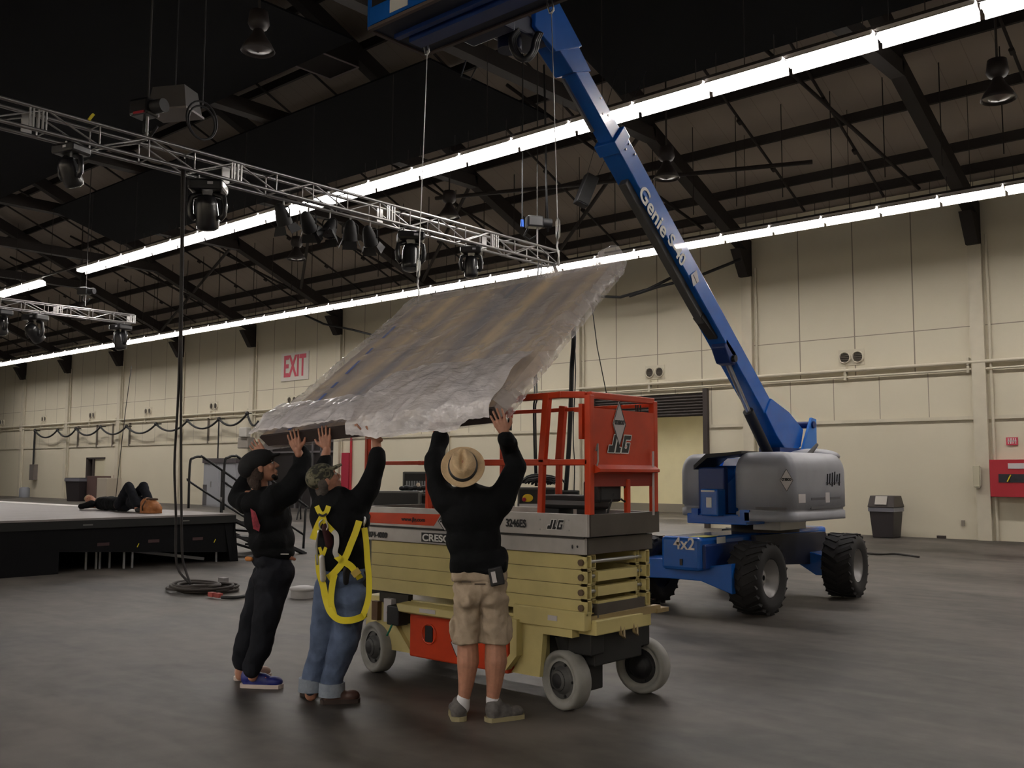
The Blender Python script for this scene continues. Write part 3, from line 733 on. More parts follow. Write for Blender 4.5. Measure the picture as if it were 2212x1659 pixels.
# platform: lower aluminium frame and sliding upper deck
def toe(name, x0, x1, y0, y1, z0, z1):
    MB().box(x0, x1, y0, y0+.03, z0, z1).build(name, ALUP, L, world=True, bevel=.003)
    MB().box(x0, x1, y1-.03, y1, z0, z1).build(name, ALUP, L, world=True, bevel=.003)
    MB().box(x1-.03, x1+.002, y0+.04, y1, z0, z1).build('end_toe_board', BROWNP, L, world=True, bevel=.003)
    MB().box(x0, x0+.03, y0+.03, y1-.03, z0, z1).build('end_toe_board', BROWNP, L, world=True)
toe('toe_board', -6.20, -3.99, 5.265, 6.08, 1.055, 1.165)
toe('toe_board', -6.30, -3.955, 5.245, 6.12, 1.175, 1.325)
MB().box(-6.27, -3.99, 5.275, 6.09, 1.17, 1.20).build('deck', mat('deck_grey', (.12, .115, .11), .6, .3), L, world=True)
MB().box(-6.25, -3.99, 5.255, 5.27, 1.16, 1.176).build('seam_strip', DARK, L, world=True)
mb = MB()
for px, py in ((1166, 1122), (1166, 1143), (1229, 1124), (1229, 1146), (797, 1113)): 
    p = PY(px, py, 5.243); mb.tube(p, p+Vector((0, .01, 0)), .006, n=8)
mb.build('bolts', ZINC, L, world=True)
# decals
o = MB().prism([PY(775, 1106, 5.243), PY(952, 1111, 5.243), PY(937, 1136, 5.243), PY(775, 1128, 5.243)], (0, .003, 0)).build('orange_decal', ORANGE, L, world=True)
def flat_y(px, py, y): return PY(px, py, y)
a, b = PY(867, 1121, 5.240), PY(922, 1124, 5.240)
text('lettering', 'www.jlg.com', INK, L, a, (PI/2, 0, 0), .043, .001, 0, .0008, sx=(b.x-a.x)/.24)
p = PY(795, 1116, 5.240); MB().lathe([(.03, 0), (.03, .003)], Matrix.Translation(p) @ Matrix.Rotation(PI/2, 4, 'X'), 16).build('round_emblem', INK, L, world=True)
p = PY(962, 1126, 5.240); diamond(p, .15, .15, (1, 0, 0), (0, 0, 1), (0, -1, 0), L)
p = PY(1136, 1132, 5.240); text('lettering', '3246ES', INK, L, p, (PI/2, 0, 0), .075, .001, 0, .002, 'RIGHT', sx=.86)
# JLG mark drawn as slanted block letters
def jlg(c, ax, az, nrm, h, parent):
    c = Vector(c); ax = Vector(ax); az = Vector(az); nrm = Vector(nrm); sh = .32
    def T(u, v): return c + ax*((u + sh*v)*h) + az*(v*h)
    J = [(.0, 0), (.62, 0), (.62, 1), (.30, 1), (.30, .42), (.0, .42)]
    Lt = [(.68, 0), (1.18, 0), (1.18, .32), (1.0, .32), (1.0, 1), (.68, 1)]
    G = [(1.24, 0), (1.95, 0), (1.95, .58), (1.6, .58), (1.6, .42), (1.68, .42), (1.68, .28), (1.52, .28), (1.52, .72), (1.95, .72), (1.95, 1), (1.24, 1)]
    mb = MB()
    for g in (J, Lt, G): mb.prism([T(u, v) for u, v in g], nrm*.002)
    o = mb.build('logo_letters', INK, parent, world=True)
    mb = MB()
    for g in (J, Lt, G):
        for i in range(len(g)):
            mb.bar(T(*g[i]) + nrm*.002, T(*g[(i+1) % len(g)]) + nrm*.002, .05*h, .0015, nrm)
    q = mb.build('outline', WHITE, parent, world=True)
    return o
jlg(PY(1181, 1143, 5.241), (1, 0, 0), (0, 0, 1), (0, -1, 0), .068, L)
a, b = PY(790, 1154, 5.26), PY(846, 1157, 5.26)
text('lettering', '8874-4000', INK, L, a, (PI/2, 0, 0), .06, .001, 0, .002, sx=(b.x-a.x)/.315)
a, b = PY(911, 1160, 5.262), PY(1000, 1163, 5.262)
MB().box(a.x, b.x, 5.258, 5.263, a.z-.035, a.z+.035).build('name_plate', INK, L, world=True)
text('lettering', 'CRESCO', WHITE, L, (a.x+.012, 5.256, a.z-.004), (PI/2, 0, 0), .072, .001, 0, .002, sx=(b.x-a.x-.024)/.305)
for px in (1236, 1247): 
    p = PY(px, 1181, 5.262); MB().ell(p, (.006 if px == 1236 else .008, .003, .014 if px == 1236 else .009), n=8, m=6).build('slot_hole', INK, L, world=True)
# guard rails
def rail(pts, w_=.035, h_=.035, name='guard_rail', m=ORANGE):
    mb = MB()
    for a, b in zip(pts, pts[1:]): mb.bar(a, b, w_, h_)
    return mb.build(name, m, L, world=True, bevel=.006)
NY, FY = 5.29, 6.07
RT, RMID = 2.13, 1.675
for x_, y_, zt in ((-6.25, NY, RT), (-5.52, NY, 1.66), (-6.25, FY, RT), (-5.45, FY, RT)):
    MB().bar((x_, y_, 1.20), (x_, y_, zt), .045, .035, (1, 0, 0)).build('post', ORANGE, L, world=True, bevel=.006)
p0, p1 = PY(1168, 1112, NY), PY(1183, 850, NY)
MB().bar(p0-Vector((0, 0, .1)), PY(1172, 1000, NY), .045, .04, (0, 1, 0)).build('post', ORANGE, L, world=True, bevel=.006)
MB().bar(PY(1172, 1000, NY), p1, .055, .045, (0, 1, 0)).build('post', ORANGE, L, world=True, bevel=.006)
p0, p1 = PY(1206, 1106, FY), PY(1217, 877, FY)
MB().bar(p0-Vector((0, 0, .1)), PY(1208, 1000, FY), .045, .04, (0, 1, 0)).build('post', ORANGE, L, world=True, bevel=.006)
MB().bar(PY(1208, 1000, FY), p1, .06, .045, (0, 1, 0)).build('post', ORANGE, L, world=True, bevel=.006)
MB().box(-3.995, -3.945, NY-.02, NY+.03, 1.322, RT).build('corner_post', ORANGE, L, world=True, bevel=.006)
MB().box(-3.995, -3.945, FY-.02, FY+.03, 1.322, RT).build('corner_post', ORANGE, L, world=True, bevel=.006)
MB().box(-3.99, -3.955, 5.72, 5.76, 1.20, 1.56).build('gate_post', ORANGE, L, world=True, bevel=.006)
mb = MB()
rail([(-6.25, NY, RT-.01), (-4.62, NY, RT-.01)]); rail([(-4.62, NY, RT+.005), (-4.2, NY, RT+.012), (-3.99, NY, RT)], .04, .045); rail([(-3.97, NY, RT), (-3.97, FY, RT)], .04, .045)
rail([(-6.25, FY, RT-.03), (-3.97, FY, RT-.03)], .03, .03); rail([(-6.25, NY, RT-.01), (-6.25, FY, RT-.01)])
mb.bm.free()
rail([(-6.25, NY, RMID), (-5.60, NY, RMID)], .03, .03)
MB().path([(-5.64, NY, RMID), (-5.56, NY, RMID), (-5.525, NY, RMID-.02), (-5.52, NY, RMID-.06)], .017).build('rail_bend', ORANGE, L, world=True)
rail([(-5.2, NY, RMID), (-4.3, NY, RMID)], .045, .045); rail([(-4.3, NY, RMID), (-3.97, NY, RMID)], .04, .04)
rail([(-6.25, FY, RMID), (-3.97, FY, RMID)], .03, .03)
rail([(-6.25, NY, 1.76), (-6.05, NY, 1.76)], .03, .03)
MB().bar((-4.02, NY-.01, 2.07), (-4.02, NY-.01, 1.83), .03, .04, (0, 1, 0)).build('latch_bar', ORANGE, L, world=True)
MB().bar(PY(1103, 880, NY), PY(1101, 903, NY), .03, .03).build('hook', ORANGE, L, world=True); MB().bar(PY(1101, 903, NY), PY(1101, 930, NY), .022, .022).build('hook_grip', BLACK, L, world=True)
# end panel with marks
o = MB().box(-3.962, -3.948, NY+.03, FY-.02, 1.60, 2.04).build('end_panel', ORANGE, L, world=True)
MB().prism([(-3.95, NY+.03, 1.60), (-3.90, NY+.03, 1.61), (-3.90, NY+.03, 1.63), (-3.95, NY+.03, 1.66)], (0, FY-NY-.05, 0)).build('panel_lip', ORANGE, L, world=True)
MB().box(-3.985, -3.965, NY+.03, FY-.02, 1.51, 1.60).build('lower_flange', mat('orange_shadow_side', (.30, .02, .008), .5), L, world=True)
MB().box(-4.12, -3.98, NY+.03, FY-.05, 2.02, 2.045).build('shelf', ORANGE, L, world=True)
mb = MB()
for yy in (5.83, 5.86, 5.89): mb.tube((-3.955, yy, 2.02), (-3.955, yy, 2.09), .006, n=6)
mb.build('cable_ties', BLACK, L, world=True)
ax = (0, 1, 0)
p = PX_(1337, 916, -3.944); diamond(p, .155, .32, ax, (0, 0, 1), (1, 0, 0), L)
p = PX_(1312, 978, -3.944); jlg(p, (0, 1, 0), (0, 0, 1), (1, 0, 0), .128, L)
MB().box(-4.14, -3.99, 5.44, 5.70, 1.40, 1.55).build('control_station', BLACK, L, world=True, bevel=.02)
MB().path([(-3.99, 5.70, 1.55), (-3.97, 5.75, 1.45), (-3.98, 5.72, 1.40), (-3.99, 5.69, 1.42)], .008).build('control_cable', BLACK, L, world=True)
MB().path([(-3.94, NY+.04, 1.75), (-3.93, NY+.045, 1.80), (-3.93, NY+.05, 1.68), (-3.94, NY+.035, 1.62)], .006).build('latch_chain', ZINC, L, world=True)
MB().bar((-3.93, FY-.06, 1.30), (-3.93, FY-.06, 1.76), .012, .012).build('latch_rod', LABEL, L, world=True)
# black folded stand and tools lying on the platform
t = thing('black_case', 'low black moulded case standing on the orange lift platform, beside the middle post', 'case', (-4.45, 5.72, 1.201))
MB().box(-.22, .26, -.10, .12, .14, .24).build('body', BLACK, t, bevel=.02)
MB().box(-.20, -.06, -.08, .1, 0, .15).build('foot', BLACK, t, bevel=.01); MB().box(.1, .24, -.08, .1, 0, .15).build('foot', BLACK, t, bevel=.01)
MB().box(-.23, .27, -.115, -.10, .17, .20).build('trim_strip', mat('grey_trim', (.12, .12, .13), .4), t)
t = thing('tool_pile', 'small pile of grey tools lying on the platform near the orange corner post', 'tools', (-4.14, 5.72, 1.201))
MB().cap((-.05, -.05, .03), .03, (.10, .03, .03), .02).build('glove', mat('grey_tool', (.16, .15, .16), .7), t)
MB().tube((-.06, .06, .015), (.08, .0, .02), .012).build('wrench', ZINC, t)
t = thing('pry_bar', 'thin black rod leaning from the lift platform to the control box', 'rod', (0, 0, 0))
MB().tube((-4.02, 5.50, 1.201), (-3.99, 5.60, 1.46), .008).build('rod', BLACK, t)

# ================================================================ BOOM LIFT
B = thing('boom_lift', 'blue telescopic boom lift with grey hoods and raised blue boom, basket overhead', 'lift', (-6.05, 11.4, 0))
TREAD = mat('tyre_black', (.014, .013, .014), .75)
def tyre(cx_, cy_, yaw=0, side=1):
    Mx = Matrix.Translation((cx_, cy_, .42)) @ Matrix.Rotation(yaw, 4, 'Z') @ Matrix.Rotation(PI/2*side, 4, 'Y')
    mb = MB().lathe([(.22, -.17), (.30, -.20), (.372, -.19), (.40, -.155), (.405, 0), (.40, .155), (.372, .19), (.30, .20), (.22, .17)], Mx, 40, closed=False)
    for i in range(22):                                         # lugs, half a pitch apart on either side
        for sgn in (-1, 1):
            a = 2*PI*(i + (.5 if sgn > 0 else 0))/22
            T = Mx @ Matrix.Rotation(a, 4, 'Z') @ Matrix.Translation((.388, 0, sgn*.095)) @ Matrix.Rotation(sgn*.5, 4, 'X')
            mb.box(-.02, .022, -.024, .024, -.095, .095, T)
    o = mb.build('tyre', TREAD, B, world=True)
    q = MB().lathe([(.215, .17), (.215, .15), (.185, .13), (.165, .03), (.10, .02), (.095, .06), (.05, .08), (.03, .08)], Mx, 32, closed=False).build('rim', mat('rim_metal', (.32, .31, .31), .45, .3), o); q.data.transform(Matrix.Translation(-B.location))
    q = MB().lathe([(.225, -.155), (.2, -.1), (.1, -.08), (.02, -.08)], Mx, 32, closed=False).build('rim', BLACK, o); q.data.transform(Matrix.Translation(-B.location))
    return o
tyre(-5.38, 10.36, .02); tyre(-5.29, 12.62, .10); tyre(-6.86, 10.42, 0, -1); tyre(-6.86, 12.62, 0, -1)
# chassis
mb = MB().prism([(-6.28, 9.75, .50), (-5.76, 9.75, .50), (-5.76, 9.75, .88), (-6.28, 9.75, .88)], (0, 3.4, 0))
mb.build('chassis', BLUE, B, world=True, bevel=.04)
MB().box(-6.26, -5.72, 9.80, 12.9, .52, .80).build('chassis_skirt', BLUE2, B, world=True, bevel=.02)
o = MB().prism([(-6.72, 9.90, .36), (-6.72, 9.90, .60), (-6.3, 9.90, .60), (-5.7, 9.90, .56), (-5.45, 9.90, .60), (-5.45, 9.90, .26), (-5.85, 9.90, .38), (-6.3, 9.90, .38)], (0, .5, 0)).build('front_axle', BLUE, B, world=True, bevel=.01)
MB().prism([(-6.72, 12.4, .34), (-6.72, 12.4, .56), (-5.9, 12.4, .62), (-5.40, 12.4, .52), (-5.40, 12.4, .28), (-5.6, 12.4, .28), (-5.85, 12.4, .42), (-6.4, 12.4, .40)], (0, .4, 0)).build('rear_axle', BLUE, B, world=True, bevel=.01)
MB().prism([(-5.73, 10.9, .86), (-5.73, 12.9, .82), (-5.73, 13.1, .5), (-5.73, 12.4, .42), (-5.73, 10.9, .5)], (.06, 0, 0)).build('side_cover', mat('navy_black', (.012, .014, .03), .5), B, world=True)
MB().tube((-5.60, 12.6, .42), (-5.44, 12.6, .42), .12, n=16).build('wheel_hub', ZINC, B, world=True); MB().tube((-5.68, 10.36, .42), (-5.50, 10.36, .42), .10, n=16).build('wheel_hub', ZINC, B, world=True)
MB().prism([(-5.95, 9.82, .881), (-5.76, 9.85, .881), (-5.76, 10.15, .881), (-5.95, 10.2, .881)], (0, 0, .003)).build('yellow_mark', mat('pale_yellow_mark', (.45, .45, .12), .7), B, world=True)
a, b = PY(1455, 1172, 9.742), PY(1503, 1172, 9.742)
text('lettering', '4x2', WHITE, B, (a.x, 9.742, a.z-.012), (PI/2, 0, 0), .19, .002, 0, .003, sx=(b.x-a.x)/.30)
p = PX_(1558, 1169, -5.735); MB().box(-5.738, -5.735, p.y-.10, p.y+.10, p.z-.05, p.z+.05).build('white_label', WHITE, B, world=True)
mb = MB().box(-6.02, -5.99, 9.735, 9.75, .56, .63); mb.box(-6.06, -6.03, 9.735, 9.75, .79, .82); mb.build('tow_bracket', DARK, B, world=True)
# turntable
MB().lathe([(.42, .88), (.42, .98), (.5, 1.0), (.5, 1.04)], Matrix.Translation((-5.85, 11.5, 0)), 32).build('turntable_bearing', DARK, B, world=True)
MB().box(-6.35, -5.55, 10.45, 12.9, 1.0, 1.12).build('turntable', BLUE, B, world=True, bevel=.01)
MB().box(-5.70, -5.35, 10.9, 11.6, .93, 1.03).build('grey_bracket', ZINC, B, world=True)
def hood(x0, x1, y0, y1, z0, z1, name, r=.20, lab=None):
    """moulded hood: outline in plan with big round corners, domed top"""
    mb = MB(); rings = []
    lv = [(0.0, .0), (.04, .0), (.12, .0), (.135, .025), (.17, .025), (.185, .0), (.45, .0), (.72, .0), (.82, .015), (.90, .045), (.96, .09), (.99, .15), (1.0, .24)]
    for f, ins in lv:
        z = z0 + (z1-z0)*f; ring = []
        for cx_, cy_, a0 in ((x1, y1, 0), (x0, y1, 90), (x0, y0, 180), (x1, y0, 270)):
            rr = max(r*.9, ins+.02)
            sx = 1 if cx_ == x1 else -1; sy = 1 if cy_ == y1 else -1
            for k in range(7):
                a = math.radians(a0 + 15*k)
                ring.append(Vector((cx_ - sx*rr + (rr-ins)*math.cos(a), cy_ - sy*rr + (rr-ins)*math.sin(a), z + (.0 if f < .7 else -.05*max(0, (cy_-(y0+y1)/2))/(y1-y0)*0))))
        rings.append(ring)
    n = len(rings[0]); v = [p for r_ in rings for p in r_]
    f = [(j*n+i, j*n+(i+1) % n, (j+1)*n+(i+1) % n, (j+1)*n+i) for j in range(len(rings)-1) for i in range(n)]
    f += [tuple(range(n))[::-1], tuple(range(n*(len(rings)-1), n*len(rings)))]
    mb._add(v, f, True)
    return mb.build(name, GREYH, B, world=True)
HR = hood(-5.74, -4.98, 10.42, 12.08, 1.055, 1.86, 'hood')
HL = hood(-6.86, -6.16, 11.05, 12.2, 1.06, 1.86, 'hood')
# counterweight dome, exhaust, details on the hood
MB().ell((-5.45, 12.1, 1.83), (.3, .45, .10)).build('hood_dome', GREYH, B, world=True)
p = PX_(1752, 977, -5.3); MB().tube(p-Vector((0, .1, .05)), p+Vector((0, .18, .10)), .035, .02).build('exhaust_pipe', DARK, B, world=True)
# dark recess grooves on hood side
GR = mat('hood_groove', (.10, .10, .11), .6)
def grooveX(px0, px1, py, x_, h_):
    a = PX_(px0, py, x_); b = PX_(px1, py, x_)
    MB().box(x_-.01, x_+.003, a.y, b.y, a.z-h_/2, a.z+h_/2).build('groove', GR, B, world=True)
grooveX(1752, 1815, 1078, -4.98, .03); grooveX(1752, 1815, 1097, -4.98, .03)
a = PY(1612, 1097, 10.42); b = PY(1700, 1097, 10.42); MB().box(a.x+.12, b.x, 10.415, 10.43, a.z-.015, a.z+.015).build('groove', GR, B, world=True)
# face of the hood towards the camera: labels
nrm = Vector((.62, -.78, 0)).normalized(); axd = Vector((.78, .62, 0)).normalized()
p = Vector((-4.98-.18+.18*nrm.x, 10.42+.18+.18*nrm.y, 1.53)) + nrm*.012
diamond(p, .15, .26, axd, (0, 0, 1), nrm, B)
MB().box(-4.982, -4.976, 10.62, 10.80, 1.27, 1.37).build('pale_label', LABEL, B, world=True)
MB().box(-4.982, -4.976, 11.35, 11.47, 1.26, 1.38).build('pale_label', LABEL, B, world=True)
mb = MB(); random.seed(3)
for k in range(6):
    yy = 11.40 + k*.07
    mb.bar((-4.976, yy, 1.50+random.uniform(-.05, .02)), (-4.976, yy+.02, 1.60+random.uniform(-.03, .03)), .003, .022, (1, 0, 0))
    mb.bar((-4.976, yy-.02, 1.50), (-4.976, yy+.04, 1.49+random.uniform(-.02, .02)), .003, .018, (1, 0, 0))
mb.build('worn_lettering', mat('worn_ink', (.05, .05, .055), .6), B, world=True)
# blue centre body between the hoods
MB().prism([(-6.22, 10.55, 1.12), (-5.80, 10.55, 1.12), (-5.80, 10.9, 1.12), (-5.80, 10.9, 1.70), (-6.22, 10.9, 1.70)], (0, .6, 0)).build('centre_body', BLUE, B, world=True)
MB().prism([(-6.26, 10.75, 1.12), (-6.26, 10.75, 1.58), (-6.26, 11.1, 1.80), (-6.26, 12.9, 1.80), (-6.26, 12.9, 1.12)], (.04, 0, 0)).build('side_plate', BLUE, B, world=True)
MB().prism([(-5.86, 10.75, 1.12), (-5.86, 10.75, 1.66), (-5.86, 11.1, 1.86), (-5.86, 12.9, 1.86), (-5.86, 12.9, 1.12)], (.04, 0, 0)).build('side_plate', BLUE, B, world=True)
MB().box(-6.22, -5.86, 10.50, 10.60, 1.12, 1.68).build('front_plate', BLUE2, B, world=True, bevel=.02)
MB().box(-6.08, -5.84, 10.30, 10.50, 1.10, 1.42).build('control_cover', BLUE, B, world=True, bevel=.02)
MB().box(-5.99, -5.92, 10.293, 10.30, 1.20, 1.32).build('white_label', WHITE, B, world=True)
MB().box(-6.06, -5.88, 10.293, 10.30, 1.385, 1.405).build('white_strip', WHITE, B, world=True)
MB().prism([(-6.25, 10.45, 1.70), (-6.08, 10.45, 1.84), (-5.84, 10.45, 1.85), (-5.60, 10.45, 1.87), (-5.60, 10.45, 1.84), (-5.84, 10.45, 1.81), (-6.06, 10.45, 1.79), (-6.25, 10.45, 1.65)], (0, .5, 0)).build('seal', BLACK, B, world=True)
MB().prism([(-6.27, 10.42, 1.05), (-6.27, 10.42, 1.18), (-6.18, 10.42, 1.18), (-6.18, 10.42, 1.10), (-5.62, 10.42, 1.10), (-5.62, 10.42, 1.18), (-5.5, 10.42, 1.18), (-5.5, 10.42, 1.04)], (0, .14, 0)).build('front_beam', BLUE, B, world=True)
# boom
XB = -6.03
PIV = PX_(1684, 958, XB); TIP = PX_(1186, 62, XB); bd = (TIP-PIV).normalized(); bu = Vector((0, -bd.z, bd.y)); bu = Vector((0, bd.z, -bd.y)); 
bu = bu if bu.z > 0 else -bu
def along(s, up=0, side=0): return PIV + bd*s + bu*up + Vector((side, 0, 0))
Lb = (TIP-PIV).length
def SS(px, py): return (PX_(px, py, XB)-PIV).dot(bd)
K = SS(1318, 300)
def section(s0, s1, h_, w_, name, up=0, m=BLUE, bev=.012):
    return MB().bar(along(s0, up), along(s1, up), w_, h_, bu).build(name, m, B, world=True, bevel=bev)
MAIN = section(.2, K, .26, .24, 'boom_outer')
EXT = section(K-.1, Lb, .21, .19, 'boom_inner', .01)
MB().bar(along(K-.12, 0), along(K+.03, 0), .275, .30, bu).build('boom_collar', BLUE, B, world=True, bevel=.01)
mb = MB()
for s_, u_ in ((K-.16, .08), (K-.16, -.02), (K-.3, .08), (K+.25, .04), (K+.32, -.03), (K+.45, .07)): mb.tube(along(s_, u_, .12 if s_ < K else .09), along(s_, u_, .135 if s_ < K else .10), .012, n=8)
mb.build('bolts', ZINC, B, world=True)
MB().tube(along(K+1.15, .03, .09), along(K+1.15, .03, .10), .025, n=14).build('white_ring', WHITE, B, world=True)
MB().tube(along(K+1.15, .03, .098), along(K+1.15, .03, .104), .014, n=14).build('ring_bolt', INK, B, world=True)
# hose tray under the boom
section(SS(1515, 695), SS(1345, 395), .10, .10, 'hose_tray', -.175, mat('tray_grey', (.12, .12, .12), .5, .3))
MB().bar(along(K+.2, -.13, -.06), along(Lb-.5, -.13, -.06), .03, .03, bu).build('hose_guide', ZINC, B, world=True)
MB().bar(along(SS(1540, 730), -.12), along(SS(1515, 695)+.1, -.18), .12, .08, bu).build('tray_end', DARK, B, world=True)
# heel of the boom and riser plates
MB().prism([along(.75, .13, -.14), along(.25, .34, -.14), along(-.22, .44, -.14), along(-.30, .20, -.14), along(-.12, -.12, -.14), along(.35, -.16, -.14), along(.75, -.13, -.14)], (.28, 0, 0)).build('boom_heel', BLUE, B, world=True, bevel=.01)
for sx in (-.22, .18):
    MB().prism([(XB+sx, 13.02, 1.10), (XB+sx, 13.02, 2.36), (XB+sx, 12.88, 2.38), (XB+sx, 12.62, 2.0), (XB+sx, 12.45, 1.7), (XB+sx, 12.1, 1.10)], (.035, 0, 0)).build('riser_plate', mat('pale_blue_paint', (.03, .20, .66), .35), B, world=True)
MB().tube((XB-.24, 12.9, 2.28), (XB+.24, 12.9, 2.28), .05).build('pivot_pin', BLUE2, B, world=True)
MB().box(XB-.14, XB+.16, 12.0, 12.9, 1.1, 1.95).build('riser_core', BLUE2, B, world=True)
# lift cylinder
c0, c1, c2 = PX_(1662, 985, XB+.02), PX_(1616, 888, XB+.02), PX_(1568, 776, XB+.02)
MB().tube(c0, c1, .07, n=16).build('cylinder_barrel', BLACK, B, world=True)
MB().tube(c1, c2, .035, n=12).build('cylinder_rod', STEEL, B, world=True)
MB().prism([c2+Vector((-.10, .12, .06)), c2+Vector((-.10, -.16, .26)), c2+Vector((-.10, -.20, .12)), c2+Vector((-.10, -.08, -.06)), c2+Vector((-.10, .06, -.08))], (.2, 0, 0)).build('cylinder_bracket', BLUE2, B, world=True, bevel=.02)
MB().tube(c2+Vector((-.12, 0, 0)), c2+Vector((.14, 0, 0)), .045).build('bracket_pin', BLACK, B, world=True)
# lettering on the side of the boom
ang = math.atan2(-bd.z, -bd.y)   # text runs down the boom
def boomtext(s, px, py, size, sx, bold=.01):
    p = PX_(px, py, XB+.128); text('lettering', s, WHITE, B, (XB+.128, p.y, p.z), Matrix((Vector((0, -bd.y, -bd.z)), bu, Vector((1, 0, 0)))).transposed().to_euler(), size, .002, .0, bold, sx=sx)
boomtext('Genie', 1384, 408, .27, 1.0, .005)
boomtext('S-40', 1446, 512, .23, .98, .005)
p = PX_(1501, 602, XB+.13); MB().prism([p+Vector((0, -.09, .03)), p+Vector((0, -.04, -.10)), p+Vector((0, .09, -.02)), p+Vector((0, .04, .11))], (.003, 0, 0)).build('diamond_label', LABEL, B, world=True)
MB().bar(p+Vector((.004, -.04, .04)), p+Vector((.004, .04, -.05)), .012, .002, (1, 0, 0)).build('label_stripe', INK, B, world=True)
# boom head, jib mount, hoses, basket
MB().prism([along(Lb+.02, .16, -.12), along(Lb+.02, -.20, -.12), along(Lb-.45, -.16, -.12), along(Lb-.62, .12, -.12)], (.24, 0, 0)).build('boom_head', BLUE, B, world=True, bevel=.01)
MB().prism([(XB+.09, 7.75, 5.98), (XB+.06, 7.30, 6.42), (XB+.06, 7.05, 6.30), (XB+.06, 7.02, 5.95), (XB+.06, 7.35, 5.80)], (.06, 0, 0)).build('head_plate', BLUE, B, world=True, bevel=.01)
bz = 5.72
mb = MB().box(XB-.25, XB+.08, 6.55, 7.30, 5.85, 6.05); mb.tube((XB-.1, 6.9, 5.72), (XB-.1, 6.9, 6.35), .12, n=16); mb.box(XB-.35, XB+.2, 6.45, 6.65, 5.74, 6.0); mb.build('rotator', mat('greasy_blue', (.006, .012, .05), .5), B, world=True, bevel=.02)
mb = MB()
def cat(pts, k=6):
    pts = [Vector(p) for p in pts]; q = [pts[0]*2-pts[1]] + pts + [pts[-1]*2-pts[-2]]; out = []
    for i in range(1, len(q)-2):
        a, b, c, d = q[i-1:i+3]
        for j in range(k):
            t = j/k; out.append(.5*((2*b) + (c-a)*t + (2*a-5*b+4*c-d)*t*t + (3*b-a-3*c+d)*t**3))
    out.append(pts[-1]); return out
for dx, dd in ((0, 0), (4, .03), (-4, -.03), (2, .06)): mb.path(cat([P(1122+dx, 62, 9.45+dd), P(1107+dx, 85, 9.4+dd), P(1115+dx, 115, 9.35+dd), P(1134+dx, 129, 9.35+dd), P(1152+dx, 112, 9.4+dd), P(1158+dx, 88, 9.5+dd), P(1166+dx, 70, 9.5+dd)]), .024)
mb.build('hose_loop', BLACK, B, world=True)
MB().path([(XB-.55, 6.75, 5.70), (XB-.62, 6.75, 5.55), (XB-.52, 6.78, 5.50), (XB-.45, 6.8, 5.62)], .008).build('thin_cable', BLACK, B, world=True)
FX0, FX1, FY0, FY1 = -6.82, -4.40, 5.70, 6.42
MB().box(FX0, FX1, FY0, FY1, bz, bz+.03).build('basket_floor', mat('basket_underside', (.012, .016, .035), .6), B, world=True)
mb = MB()
mb.bar((FX0+.2, 6.10, bz-.04), (FX1, 6.10, bz-.04), .16, .07); mb.bar((FX0+.1, 5.95, bz-.02), (FX1, 5.95, bz-.02), .06, .04)
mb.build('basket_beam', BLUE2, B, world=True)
mb = MB()
for a, b in (((FX0, FY0), (FX1, FY0)), ((FX1, FY0), (FX1, FY1)), ((FX1, FY1), (FX0, FY1)), ((FX0, FY1), (FX0, FY0))): mb.bar((*a, bz), (*b, bz), .04, .03)
mb.build('basket_edge', mat('edge_brown', (.10, .075, .07), .6), B, world=True)
for x0, x1, y0, y1 in ((FX0, FX1, FY0-.01, FY0+.01), (FX0, FX1, FY1-.01, FY1+.01), (FX0-.01, FX0+.01, FY0, FY1), (FX1-.01, FX1+.01, FY0, FY1)):
    MB().box(x0, x1, y0, y1, bz+.03, bz+.20).build('basket_toe_board', BLUE, B, world=True)
for xx in (FX0, -6.0, -5.2, FX1):
    for yy in (FY0, FY1): MB().tube((xx, yy, bz), (xx, yy, bz+1.1), .02).build('basket_post', BLUE, B, world=True)
for zz in (bz+.55, bz+1.1):
    MB().path([(FX0, FY0, zz), (FX1, FY0, zz), (FX1, FY1, zz), (FX0, FY1, zz)], .02, closed=True).build('basket_rail', BLUE, B, world=True)
a = PY(852, 10, FY0-.012); MB().box(a.x-.06, a.x+.18, FY0-.016, FY0-.011, bz+.06, bz+.18).build('basket_label', WHITE, B, world=True)

# ================================================================ WRAPPED PANEL, ITS WIRES
W1b = PY(903, 655, 6.12); W2b = PY(1205, 578, 6.22)
W1t = Vector((PZ(923, 92, bz-.03).x, PZ(923, 92, bz-.03).y, bz-.03)); W2t = PZ(1191, 0, bz-.03)
def wire(bot, top, lab):
    t = thing('suspension_wire', lab, 'wire', bot)
    MB().tube(bot+Vector((0, 0, .30)), top-Vector((0, 0, .08)), .0045, n=6).build('steel_wire', STEEL, t, world=True)
    MB().path([bot+Vector((0, 0, .02)), bot+Vector((.012, 0, .1)), bot+Vector((-.01, 0, .18)), bot+Vector((0, 0, .3))], .008, n=6).build('chain_end', STEEL, t, world=True)
    mb = MB()
    for z0, h_, w_ in ((0.26, .13, .018),):
        c = bot+Vector((0, 0, z0)); mb.path([c+Vector((w_, 0, 0)), c+Vector((w_, 0, h_)), c+Vector((0, 0, h_+.03)), c+Vector((-w_, 0, h_)), c+Vector((-w_, 0, 0)), c+Vector((0, 0, -.03))], .006, n=6, closed=True)
    mb.build('turnbuckle', STEEL, t, world=True)
    c = top - Vector((0, 0, .10)); MB().path([c+Vector((.025, 0, 0)), c+Vector((.0, 0, .11)), c+Vector((-.04, 0, .13)), c+Vector((-.05, 0, .10)), c+Vector((-.02, 0, -.01)), c+Vector((0, 0, -.02))], .009, n=6, closed=True).build('carabiner', STEEL, t, world=True)
    return t
